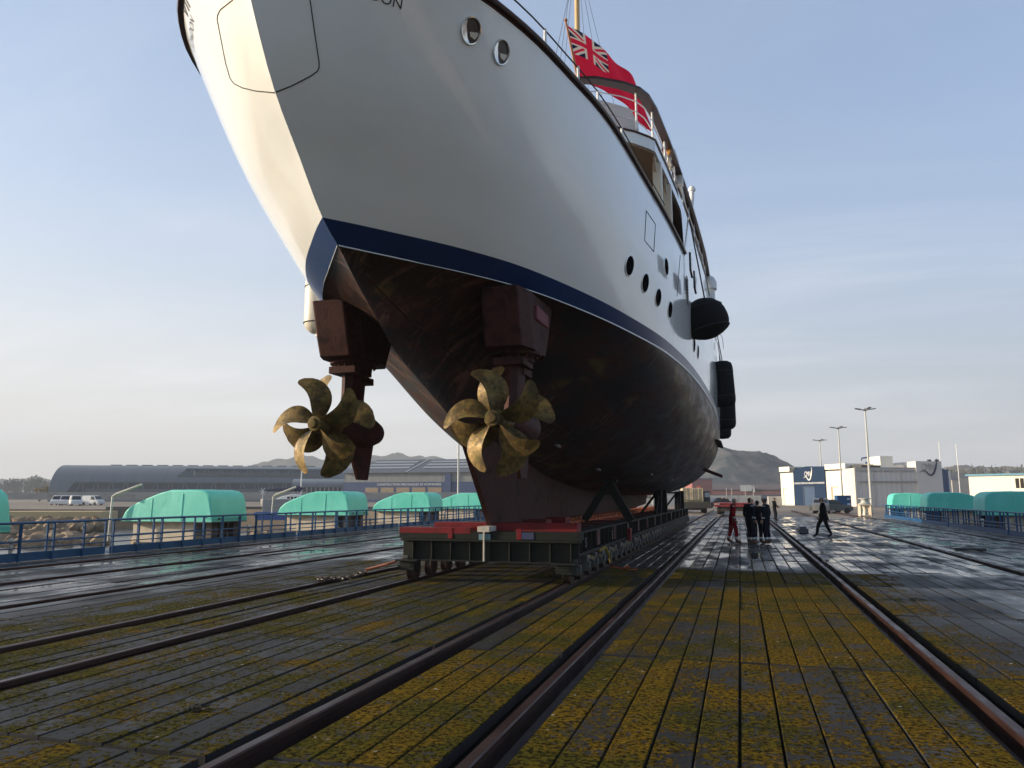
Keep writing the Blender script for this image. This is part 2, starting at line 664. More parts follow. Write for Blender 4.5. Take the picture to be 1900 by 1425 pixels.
seam([(436, -10), (432, 0), (409, 18), (404, 28), (403, 36), (410, 72), (419, 118), (427, 145), (434, 155), (450, 163), (475, 169), (509, 172),
      (540, 160), (575, 142), (588, 133), (592, 126), (592, 115), (583, 55), (574, -10)], 0.007, 'stern_hatch_seam', GAP)
seam([(1199, 391), (1216, 416), (1213, 467), (1196, 446)], 0.008, 'side_hatch_seam', GAP, True)
seam([(1262, 474), (1256, 550)], 0.008, 'shell_door_seam', GAP)

# lettering on both quarters
def hull_text(txt, size, px, py, side, name, sx=1.0):
    p, n = on_hull(px, py)
    if p is None:
        return
    up = Vector((0, 0, 1))
    up = (up - n * up.dot(n)).normalized()
    right = up.cross(n).normalized()
    vs, fs = text_mesh(txt, size)
    out, ok = [], True
    for v in vs:
        q = p + right * v.x * sx + up * v.y
        c, nn, i, d = HULL.find_nearest(q)
        if nn.dot(n) < 0:
            nn = -nn
        out.append(c + nn * 0.006)
    mb = MB()
    mb.add(out, fs)
    return ych(mb, name, pm('navy_lettering', [(0.012, 0.014, 0.025)], 5, 0.4))


hull_text('LONDON', 0.155, 688, -1, 1, 'port_of_registry', 1.1)
hull_text('LONDON', 0.16, 359, 70, -1, 'port_of_registry', 1.0)
hull_text('VIN', 0.30, 352, 18, -1, 'name_lettering', 1.1)


def oval(px, py, h, w, name, chrome=False):
    p, n = on_hull(px, py)
    up = Vector((0, 0, 1))
    up = (up - n * up.dot(n)).normalized()
    rt = up.cross(n).normalized()
    M = Matrix((rt * w / 2, up * h / 2, n)).transposed().to_4x4()
    M.translation = p - YOFF * 0
    ring = MB()
    if chrome:
        prof = [(1.10, -0.03), (1.12, 0.012), (1.06, 0.03), (0.98, 0.028), (0.93, 0.008)]
        rows = [[M @ Vector((r * math.cos(t), r * math.sin(t), z)) for t in [2 * math.pi * k / 32 for k in range(32)]] for r, z in prof]
        ring.grid(rows, close=True)
        o = ych(ring, name, CHROME, smooth=True, angle=60)
        g = MB()
        g.lathe([(0.95, -0.02), (0.95, 0.008), (0.5, 0.0085)], 32, M)
        ych(g, 'fairlead_throat', THROAT, o)
        # polished lip of the pipe wall seen inside the opening, and the deck edge above it
        g = MB()
        lo_, hi_ = [], []
        for k in range(15):
            t = R(128 + 158 * k / 14)
            e_ = math.sin(math.pi * k / 14)
            hi_.append(M @ Vector((0.94 * math.cos(t), 0.94 * math.sin(t), 0.018)))
            lo_.append(M @ Vector(((0.94 - 0.52 * e_) * math.cos(t), (0.94 - 0.52 * e_) * math.sin(t), 0.010)))
        g.grid([hi_, lo_])
        ych(g, 'fairlead_lip', CHROME, o, smooth=True)
        g = MB()
        g.add([M @ Vector((x, y, 0.0095)) for x, y in ((-0.1, -0.12), (0.84, 0.12), (0.86, -0.12), (0.66, -0.5), (0.1, -0.42))], [(0, 1, 2, 3, 4)])
        ych(g, 'deck_glimpse', CREAM, o)
    else:
        rp_ = [(1.10, -0.03), (1.10, 0.006), (1.05, 0.012), (0.98, 0.012), (0.94, 0.002)]
        ring.grid([[M @ Vector((r * math.cos(t), r * math.sin(t), z)) for t in [2 * math.pi * k / 24 for k in range(24)]] for r, z in rp_], close=True)
        o = ych(ring, name, STEEL, smooth=True)
        g = MB()
        g.lathe([(0.95, -0.02), (0.95, 0.009), (0.5, 0.0095)], 24, M)
        ych(g, 'pane', PORTG, o)


oval(873, 57, 0.30, 0.27, 'mooring_fairlead', True)
oval(929, 97, 0.29, 0.27, 'mooring_fairlead', True)
for px, py in ((1168, 493), (1197, 525), (1221, 552), (1243, 575), (1236, 495), (1288, 640), (1295, 653)):
    p, n = on_hull(px, py)
    if p is not None:
        oval(px, py, 0.38, 0.44, 'porthole')
lv = MB()
p, n = on_hull(1275, 540)
if p is not None:
    for k in range(9):
        lv.cbox(p + Vector((0.012, 0, -0.35 + k * 0.085)), (0.03, 0.42, 0.035))
    ych(lv, 'engine_room_vent', pm('grey_louver', [(0.25, 0.26, 0.27)], 5, 0.4))

# ------------------------------------------------------------------ superstructure
def sheer_x(y, inset=0.0):
    return X0 + lerp_t(T_SH, y) - inset


ss = MB()                                  # flush topside wall carrying the boat deck
ys_ = [19.55 + (52 - 19.55) * i / 30 for i in range(31)]
for side in (-1, 1):
    def wx(y, z):
        return X0 + side * (lerp_t(T_SH, y) - 0.02 * (z - 8.0))
    rows = []
    for z in (7.9, 8.5, 9.0, 9.46):
        rows.append([Vector((wx(y, z), y, z)) for y in ys_])
    ss.grid(rows)
    a, b2 = ys_[0], 18.9                     # swept aft corner
    ss.add([(wx(a, 7.9), a, 7.9), (wx(a, 9.46), a, 9.46), (wx(b2, 9.46), b2, 9.46), (wx(a, 8.7) + 0.0, 19.25, 8.9), (wx(a, 8.2), 19.45, 8.3)], [(0, 1, 2, 3, 4)])
weld(ych(ss, 'superstructure_side', WHITE))
hs = MB()
hs.box((X0 - 2.55, 18.6, 6.9), (X0 + 2.55, 50, 9.44))
ych(hs, 'deck_house', pm('deckhouse_panelling', [(0.16, 0.11, 0.08), (0.22, 0.16, 0.12)], 1.5, 0.4))
md = MB()
gk = [g for g in GU if 0.02 < g < 0.93]
md.grid([[top_pt(0.66, g, s_) - Vector((s_ * 0.02, 0, 0)) for s_ in (-1, 1)] for g in gk])
ych(md, 'main_deck', WOOD)

# boat deck slab: white fascia, beige underside
outl = []
for y in [16.5 + (48 - 16.5) * i / 20 for i in range(21)]:
    outl.append((sheer_x(y) - 0.15 * max(0.25, min(1, (30 - y) / 11)), y))
aft = [(X0 - 2.4, 15.35), (X0, 15.0), (X0 + 1.2, 15.1), (X0 + 2.4, 15.45), (X0 + 3.0, 15.95), (X0 + 3.28, 16.3)]
poly = aft + outl + [(X0 - (x - X0), y) for x, y in reversed(outl)]
sl = MB()
sl.prism([(x, y, 9.47) for x, y in poly], (0, 0, 0.27))
ych(sl, 'boat_deck', WHITE)
sf = MB()
sf.prism([(X0 + (x - X0) * 0.985, y + (0.05 if y < 17 else 0), 9.445) for x, y in poly], (0, 0, 0.022))
ych(sf, 'soffit', BEIGE)
ed = MB()
trimline = [(x, y, 9.755) for x, y in aft[1:] + outl]
ed.tube(trimline, 0.03, 6)
ych(ed, 'deck_edge_trim', WOOD, smooth=True)
for y, w, sd_ in ((17.0, 0.34, 1), (18.35, 0.3, 1), (17.0, 0.34, -1), (18.35, 0.3, -1)):
    x = sheer_x(y, 0.12)
    pl = MB()
    if sd_ < 0:
        pl.box((2 * X0 - x, y, 7.8), (2 * X0 - x + 0.2, y + w, 9.445))
        ych(pl, 'awning_pillar', CREAM, bevel=0.015)
        continue
    pl.box((x - 0.2, y, 7.8), (x, y + w, 9.445))
    pl.prism([(x - 0.16, y, 9.44), (x - 0.16, y, 9.2), (x - 0.16, y - 0.35, 9.44)], (0.06, 0, 0))
    ych(pl, 'awning_pillar', CREAM, bevel=0.015)

# boat-deck rail: broad varnished top, steel wires and stanchions
def offs(pts, d):
    return [(X0 + (x - X0) * (1 - d / max(0.5, abs(x - X0))), y + (d if y < 16.2 else 0)) for x, y in pts]


rl = [(X0 - 1.0, 14.9), (X0, 14.72), (X0 + 1.2, 14.75), (X0 + 2.3, 15.05), (X0 + 2.8, 15.4), (X0 + 3.1, 15.72), (X0 + 3.24, 16.05)] + [(x - 0.05, y + 0.2) for x, y in outl]
hr = MB()
cross = [(-0.13, -0.03), (0.11, -0.03), (0.11, 0.03), (-0.13, 0.03)]
rows = []
for i, (x, y) in enumerate(rl):
    a, b2 = rl[max(0, i - 1)], rl[min(len(rl) - 1, i + 1)]
    t = Vector((b2[0] - a[0], b2[1] - a[1], 0)).normalized()
    nrm = Vector((t.y, -t.x, 0))
    rows.append([Vector((x, y, 10.6)) + nrm * u + Vector((0, 0, w)) for u, w in cross])
hr.grid(rows, close=True)
hr.add(rows[0], [(0, 1, 2, 3)])
ych(hr, 'hand_rail', WOOD)
rw = MB()
for z in (10.35, 10.1, 9.88):
    rw.tube([(x - 0.02, y + 0.03, z) for x, y in rl], 0.014, 6)
ych(rw, 'rail_wire', STEEL, smooth=True)
for i in range(4, len(rl), 1):
    x, y = rl[i]
    if i in (4, 6):
        continue
    rs = MB()
    rs.tube([(x - 0.02, y + 0.03, 9.7), (x - 0.02, y + 0.03, 10.58)], 0.024, 8)
    ych(rs, 'rail_stanchion', WPAINT, smooth=True)
wc = MB()                                   # brown weather cloth laced inside the rail
wrow = [(x - 0.06, y) for x, y in rl if y > 18.5]
wc.grid([[Vector((x, y, z)) for x, y in wrow] for z in (10.22, 10.4, 10.57)])
wc.grid([[Vector((x - 0.02, y, z)) for x, y in wrow] for z in (10.22, 10.4, 10.57)])
ych(wc, 'weather_cloth', pm('brown_canvas', [(0.10, 0.035, 0.022), (0.15, 0.055, 0.035)], 4, 0.8))

# davit, exhaust horn and satellite dome above the rail
dv = MB()
c = Vector((sheer_x(20.5) - 0.25, 20.5, 9.75))
dv.tube([onY(1262, 345, 20.6), onY(1256, 300, 20.6), onY(1250, 280, 20.55), onY(1240, 270, 20.5), onY(1228, 272, 20.4)], 0.05, 10)
dv.cbox(onY(1260, 335, 20.6), (0.22, 0.25, 0.3))
dv.tube([onY(1262, 345, 20.6), onY(1276, 400, 24.5), onY(1283, 430, 27)], 0.05, 8)
ych(dv, 'boat_davit', WPAINT, smooth=True)
ho = MB()
q = onY(1280, 400, 25.5)
ho.tube([q + Vector((-0.02, 0, -1.0)), q + Vector((0, 0, 0)), q + Vector((0.09, 0, 0.6)), q + Vector((0.1, 0, 0.85))], [0.085, 0.085, 0.08, 0.08], 12)
ho.lathe([(0.05, 0), (0.12, 0.04), (0.13, 0.12), (0.08, 0.2), (0.01, 0.22)], 12, Matrix.Translation(q + Vector((0.1, 0, 0.83))))
ych(ho, 'ventilator_post', WPAINT, smooth=True)
dm = MB()
q = onY(1313, 527, 31.0)
dm.lathe([(0.28, -1.3), (0.28, -0.28), (0.36, -0.25), (0.36, -0.05), (0.35, 0.08), (0.28, 0.24), (0.14, 0.34), (0.01, 0.37)], 20, Matrix.Translation(q))
ych(dm, 'satellite_dome', WPAINT, smooth=True)
for px, py in ((1285, 492), (1292, 524)):
    p, n = on_hull(px, py)
    q = onX(px, py, sheer_x(27) + 0.03)
    dw = MB()
    dw.cbox(Vector((sheer_x(q.y if 20 < q.y < 45 else 27) - 0.005, q.y, q.z)), (0.05, 0.7, 0.42))
    ych(dw, 'deckhouse_window', DKGLASS)

# mast, shrouds and ensign staff
ms = MB()
mx = onX(1072, 100, X0)
ms.tube([Vector((X0, mx.y, 9.7)), Vector((X0, mx.y, 24))], [0.11, 0.085], 14)
ych(ms, 'mast', pm('buff_mast_paint', [(0.62, 0.40, 0.17), (0.68, 0.46, 0.21)], 2, 0.35), smooth=True)
sh = MB()
tp = Vector((X0, mx.y, 21))
for dx, dy in ((1.6, 1.2), (2.3, 2.4), (-1.6, 1.2), (-2.4, 2.2), (1.2, -3.0), (-0.6, -5.2)):
    sh.tube([tp + Vector((0.05 * dx, 0, 0)), Vector((X0 + dx, mx.y + dy, 9.75))], 0.009, 4)
ych(sh, 'rigging_wire', pm('rigging_wire_steel', [(0.10, 0.10, 0.11)], 5, 0.5), smooth=True)
stf = MB()
s0, s1 = onY(1075, 160, 15.0), onY(1050, 40, 14.4)
sdir = (s1 - s0)
stf.tube([s0 - sdir * 0.25, s1], [0.03, 0.022], 10)
stf.lathe([(0.02, 0), (0.04, 0.02), (0.03, 0.06), (0.005, 0.08)], 10, Matrix.Translation(s1))
ych(stf, 'ensign_staff', pm('teak_staff', [(0.36, 0.15, 0.06), (0.44, 0.19, 0.08)], 5, 0.4), smooth=True)

# ------------------------------------------------------------------ azimuth thrusters with twin propellers
def propeller(mb, hub, Rr, nb, th0, sgn, cmax, beta_t=19, skew=27, hr=0.13):
    """blades face aft (-y); sgn sets the hand"""
    for k in range(nb):
        th = R(th0) + 2 * math.pi * k / nb
        NR, NC = 20, 11
        front, back = [], []
        for i in range(NR):
            q = i / (NR - 1)
            r = hr * 0.8 + (Rr - hr * 0.8) * q
            c = cmax * (0.50 + 1.35 * q - 0.55 * q * q) * math.sqrt(max(0.0, 1 - q ** 7)) * 0.80 + 0.03 * (1 - q)
            if i == NR - 1:
                c = 0.09
            beta = math.atan(Rr * 0.62 * math.tan(R(beta_t) + 0.18) / max(r, 0.12))
            sk_ = sgn * R(skew) * (q ** 1.7) - sgn * R(9) * math.sin(math.pi * q)
            fr, bk_ = [], []
            for j in range(NC):
                s = (j / (NC - 1) - 0.5)
                camber = 0.05 * c * (1 - 4 * s * s)
                dt = s * c * math.cos(beta)
                ax = -sgn * s * c * math.sin(beta) * 1.0
                a = th + sk_ + dt / r
                tk = (0.028 * (1 - q) + 0.007) * math.sqrt(max(0, 1 - 4 * s * s)) + 0.001
                base = Vector((math.cos(a) * r, ax + camber - 0.02 * q, math.sin(a) * r))
                fr.append(hub + base + Vector((0, -tk, 0)))
                bk_.append(hub + base + Vector((0, tk, 0)))
            front.append(fr)
            back.append(bk_)
        loops = [f + list(reversed(b_)) for f, b_ in zip(front, back)]
        mb.grid(loops, close=True)
        n2 = len(loops[0])
        mb.add(loops[-1], [tuple(range(n2))])


for side in (-1, 1):
    hx = X0 + side * 1.475
    hub = Vector((hx + 0.02, 10.5, 2.83))
    # fairing box out of the hull, slanted aft face
    cs = MB()
    ztop, zb = 4.95, 4.02
    lo = [(-0.27, 11.02), (0.30, 11.02), (0.40, 11.40), (0.40, 12.15), (0.22, 12.5), (-0.22, 12.5), (-0.40, 12.15), (-0.40, 11.35)]
    hi = [(-0.27, 10.72), (0.31, 10.72), (0.40, 11.1), (0.46, 12.4), (0.25, 12.7), (-0.25, 12.7), (-0.42, 12.4), (-0.40, 11.1)]
    zt = 4.9
    cs.grid([[Vector((hx + x, y, zb)) for x, y in lo], [Vector((hx + x * 0.6 + h[0] * 0.4, y * 0.6 + h[1] * 0.4, zb + 0.3)) for (x, y), h in zip(lo, hi)], [Vector((hx + x, y, zt)) for x, y in hi]], close=True)
    cs.add([Vector((hx + x, y, zb)) for x, y in lo], [tuple(range(8))])
    cas = ych(cs, 'thruster_casing', REDOX, bevel=0.03)
    if side == 1:
        cap = MB()
        cap.cbox((hx + 0.42, 11.8, 4.62), (0.08, 0.75, 0.24))
        ych(cap, 'casing_patch', pm('pink_primer', [(0.16, 0.018, 0.032)], 5, 0.6), cas, bevel=0.03)
    fl = MB()
    Mz = Matrix.Translation((hx, 11.75, 0))
    fl.lathe([(0.43, 4.025), (0.43, 3.97), (0.36, 3.95), (0.30, 3.93), (0.30, 3.86)], 28, Mz)
    for k in range(16):
        a = 2 * math.pi * k / 16
        fl.tube([(hx + 0.35 * math.cos(a), 11.75 + 0.35 * math.sin(a), 3.90), (hx + 0.35 * math.cos(a), 11.75 + 0.35 * math.sin(a), 3.96)], 0.02, 6)
    fl.cbox((hx, 11.6, 3.83), (0.5, 0.62, 0.12))
    fl.cbox((hx, 11.9, 3.72), (0.34, 0.5, 0.12))
    ych(fl, 'mounting_flange', REDOX, cas, smooth=True, bevel=0.008)
    lg = MB()
    rows = []
    for z, w, c0, c1 in ((3.86, 0.16, 11.42, 12.15), (3.4, 0.145, 11.40, 12.1), (2.95, 0.15, 11.3, 12.15), (2.75, 0.15, 11.35, 12.1)):
        rows.append([Vector((hx + a * w, c0 + (c1 - c0) * b_, z)) for a, b_ in ((0, 0), (0.7, 0.12), (1, 0.4), (0.7, 0.75), (0, 1), (-0.7, 0.75), (-1, 0.4), (-0.7, 0.12))])
    lg.grid(rows, close=True)
    ych(lg, 'thruster_leg', REDOX, cas, smooth=True)
    nc = MB()
    My = Matrix.Translation(hub) @ Matrix.Rotation(R(-90), 4, 'X')
    nc.lathe([(0.15, 0.62), (0.2, 0.75), (0.27, 1.05), (0.29, 1.5), (0.27, 1.75), (0.20, 2.02), (0.10, 2.17), (0.01, 2.21)], 24, My)
    ych(nc, 'gear_nacelle', REDOX, cas, smooth=True)
    fn = MB()
    fn.prism([(hx - 0.035, 11.5, 2.7), (hx - 0.035, 12.5, 2.7), (hx - 0.035, 12.3, 1.98), (hx - 0.035, 11.95, 1.98)], (0.07, 0, 0))
    ych(fn, 'guide_fin', REDOX, cas, bevel=0.015)
    hb = MB()
    hb.lathe([(0.01, -0.13), (0.065, -0.125), (0.075, -0.10), (0.08, -0.06), (0.115, -0.055), (0.125, -0.02), (0.14, 0.0), (0.145, 0.10), (0.14, 0.3), (0.145, 0.62)], 24, My)
    propeller(hb, hub + Vector((0, 0.06, 0)), 0.80, 5, 36 - 22, 1, 0.43)
    ych(hb, 'front_propeller', BRONZE, cas, smooth=True, angle=45)
    r2 = MB()
    r2.lathe([(0.15, 0.25), (0.155, 0.27), (0.155, 0.60), (0.15, 0.62)], 24, My)
    propeller(r2, hub + Vector((0, 0.40, 0)), 0.84, 4, 7 + 22, -1, 0.56)
    ych(r2, 'rear_propeller', BRONZE, cas, smooth=True, angle=45)

# ------------------------------------------------------------------ things hanging on or carried by the yacht
fl = empty('ensign_flag', s1, 'red ensign with union jack canton flying from the staff at the yacht stern', 'flag')


def flag_pt(u, w):
    """u along the fly, w down the hoist"""
    # hoist on the staff
    h = s1 + (s0 - s1) * (0.06 + 0.86 * w)
    # the fly edge droops and streams forward of the staff
    e = onY(1183 + 30 * w, 165 + 80 * w, 17.3)
    m = onY(1130 - 8 * w, 82 + 74 * w, 16.1)
    p = h * (1 - u) ** 2 + m * 2 * u * (1 - u) + e * u * u
    n = Vector((0.6, -0.6, 0.2))
    return p + n * (0.07 * math.sin(9 * u + 3 * w) * u + 0.05 * math.sin(17 * u - 4 * w) * u)


def flag_mat():
    m, nt, b = newmat('ensign_cloth')
    g = NG(nt)
    uv = nt.nodes.new('ShaderNodeUVMap')
    sp = nt.nodes.new('ShaderNodeSeparateXYZ')
    nt.links.new(uv.outputs['UV'], sp.inputs[0])
    u, v = sp.outputs['X'], sp.outputs['Y']
    # canton occupies u<.5, v>.5; local coordinates -1..1
    cu = g.math('MULTIPLY_ADD', u, 4.0, -1.0)
    cv = g.math('MULTIPLY_ADD', v, 4.0, -3.0)
    red, blue, wht = (0.60, 0.010, 0.085), (0.012, 0.018, 0.08), (0.62, 0.60, 0.58)
    d1 = g.math('ABSOLUTE', g.math('SUBTRACT', cu, cv))
    d2 = g.math('ABSOLUTE', g.math('ADD', cu, cv))
    d = g.math('MINIMUM', d1, d2)
    x = g.math('MINIMUM', g.math('ABSOLUTE', cu), g.math('ABSOLUTE', cv))
    c = g.mix(g.math('LESS_THAN', d, 0.30), blue, wht)
    c = g.mix(g.math('LESS_THAN', d, 0.10), c, red)
    c = g.mix(g.math('LESS_THAN', x, 0.30), c, wht)
    c = g.mix(g.math('LESS_THAN', x, 0.18), c, red)
    inside = g.math('MULTIPLY', g.math('LESS_THAN', u, 0.5), g.math('GREATER_THAN', v, 0.5))
    c = g.mix(inside, red, c)
    g.put(b.inputs['Base Color'], c)
    b.inputs['Roughness'].default_value = 0.8
    tr = nt.nodes.new('ShaderNodeBsdfTranslucent')
    g.put(tr.inputs['Color'], c)
    mx_ = nt.nodes.new('ShaderNodeMixShader')
    mx_.inputs[0].default_value = 0.5
    nt.links.new(b.outputs[0], mx_.inputs[1])
    nt.links.new(tr.outputs[0], mx_.inputs[2])
    nt.links.new(mx_.outputs[0], nt.nodes['Material Output'].inputs['Surface'])
    return m


NUf, NVf = 40, 16
fm = MB()
fm.grid([[flag_pt(i / NUf, j / NVf) - s1 for j in range(NVf + 1)] for i in range(NUf + 1)])
fo = fm.build('flag_cloth', flag_mat(), fl, smooth=True, angle=180)
uvl = fo.data.uv_layers.new(name='UVMap')
for lp in fo.data.loops:
    i, j = divmod(lp.vertex_index, NVf + 1)
    uvl.data[lp.index].uv = (i / NUf, 1 - j / NVf)
so = fo.modifiers.new('cloth', 'SOLIDIFY')
so.thickness = 0.004

# canvas-covered tender on the boat deck
tc_ = MB()
A = [onY(1085, 178, 18.4), onY(1178, 203, 18.8), onY(1164, 240, 18.7), onY(1100, 236, 18.3)]
ext = Vector((0.1, 2.6, 0))
sect = []
for k in range(6):
    t = k / 5
    shr = 1 - 0.5 * t * t
    cen = sum(A, Vector()) / 4
    sect.append([cen + (q - cen) * shr + ext * t for q in A])
tc_.grid(sect, close=True)
tc_.add(A, [(0, 1, 2, 3)])
tc_.add(sect[-1], [(0, 1, 2, 3)])
org = Vector((A[3].x, A[3].y, 9.74))
tc_.v = [tuple(Vector(p) - org) for p in tc_.v]
tag(tc_.build('tender_cover', CANVAS, None, bevel=0.05, loc=org), 'grey canvas cover over the small boat stowed behind the yacht stern rail', 'boat cover')

# coils of rope and cloth hung on the rail
def coil(px, py, Y, rr, mat, label, n=3):
    q = onY(px, py, Y)
    mb = MB()
    for k in range(n):
        pts = [Vector((0.02 * math.sin(5 * t + k) + 0.03 * k, rr * 0.55 * math.cos(t), rr * math.sin(t) - 0.02 * k)) for t in [2 * math.pi * i / 18 for i in range(19)]]
        mb.tube(pts, 0.028, 6)
    tag(mb.build('rope_coil', mat, None, smooth=True, loc=q), label, 'rope')


YROPE = pm('ochre_rope', [(0.50, 0.24, 0.06), (0.60, 0.33, 0.10)], 25, 0.85)
coil(1238, 274, 18.9, 0.16, YROPE, 'ochre rope coil hung on the yacht rail beside the davit')
coil(1229, 288, 18.6, 0.15, pm('violet_rope', [(0.16, 0.05, 0.10), (0.22, 0.08, 0.14)], 25, 0.85), 'purple rope coil hung below the ochre coil on the yacht rail')
coil(1240, 302, 18.9, 0.17, ROPE_W, 'pale cream rope coil hung just below the ochre coil on the yacht rail')
coil(1304, 519, 31, 0.22, YROPE, 'yellow rope coil on the rail in front of the satellite dome')


def fender(name, q, prof, mat, label, hang, par=None, n=24, tail=0.0, tilt=0.0):
    e = empty(name, q, label, 'fender', 'fenders hung along the yacht side')
    mb = MB()
    mb.lathe(prof, n, Matrix.Rotation(tilt, 4, 'Y'))
    mb.build('fender_body', mat, e, smooth=True, angle=50)
    st_ = MB()
    for zz in (prof[1][1] * 0.55, prof[-2][1] * 0.55):
        rr_ = lerp_t([(z_, r_) for r_, z_ in prof], zz)
        st_.tube([Matrix.Rotation(tilt, 4, 'Y') @ Vector(((rr_ + 0.004) * math.cos(u), (rr_ + 0.004) * math.sin(u), zz)) for u in [2 * math.pi * i / 28 for i in range(29)]], 0.016, 6)
    st_.build('cover_lacing', ROPE_D, e, smooth=True)
    rp = MB()
    rp.tube([Vector((0, 0, prof[-1][1] - 0.02)), hang - q], 0.020, 6)
    rp.build('lanyard', ROPE_D, e, smooth=True)
    if tail:
        tl = MB()
        tl.tube([(0.3, 0, prof[0][1] + 0.2), (0.42, 0, prof[0][1] + 0.02), (0.44, 0, prof[0][1] - tail)], 0.008, 5)
        tl.build('tail_line', ROPE_W, e, smooth=True)
    return e


q = onY(1309, 594, 20.6)
rr = 0.56
prof = [(0.02, -0.52), (0.2, -0.50), (0.38, -0.43), (0.54, -0.33), (0.60, -0.14), (0.605, 0.02), (0.575, 0.2), (0.50, 0.36), (0.36, 0.50), (0.17, 0.585), (0.02, 0.60)]
fender('round_fender', q, prof, BLACKRUB, 'big round black fender hung on the yacht side above the cylindrical ones', Vector((sheer_x(20.6) + 0.02, 21.4, 9.6)), tail=0.3, tilt=R(-14))
q = onY(1342, 713, 33.5)
prof = [(0.02, -1.0), (0.3, -0.97), (0.42, -0.86), (0.46, -0.72), (0.46, 0.72), (0.42, 0.9), (0.28, 0.99), (0.02, 1.02)]
fender('cylinder_fender', q, prof, BLACKRUB, 'long black cylindrical fender, the topmost of the hanging cylinders', Vector((sheer_x(33.5) + 0.05, 34.2, 9.5)), n=20, tilt=R(-3))
q = onY(1347, 760, 39.0)
fender('cylinder_fender', q, prof, BLACKRUB, 'black cylindrical fender half hidden behind the long topmost cylinder', Vector((sheer_x(39) + 0.05, 39.4, 9.5)), n=20)
q = onY(1340, 781, 43.0)
fender('cylinder_fender', q, prof, BLACKRUB, 'lowest black cylindrical fender, nearest the yacht bow', Vector((sheer_x(42.5) + 0.2, 43.3, 9.5)), n=20)
q = onY(591, 572, 18.5)
s_ = 0.62
prof = [(0.02, -0.74 - 0.1), (0.05, -0.82), (0.05, -0.74), (0.2, -0.72), (0.34, -0.6), (0.39, -0.45), (0.39, 0.9), (0.3, 1.1), (0.02, 1.15)]
fender('white_fender', q, prof, CREAM, 'cream white cylindrical fender on the sunlit far side of the yacht', Vector((X0 - 3.7, 18.6, 8.1)), n=20)
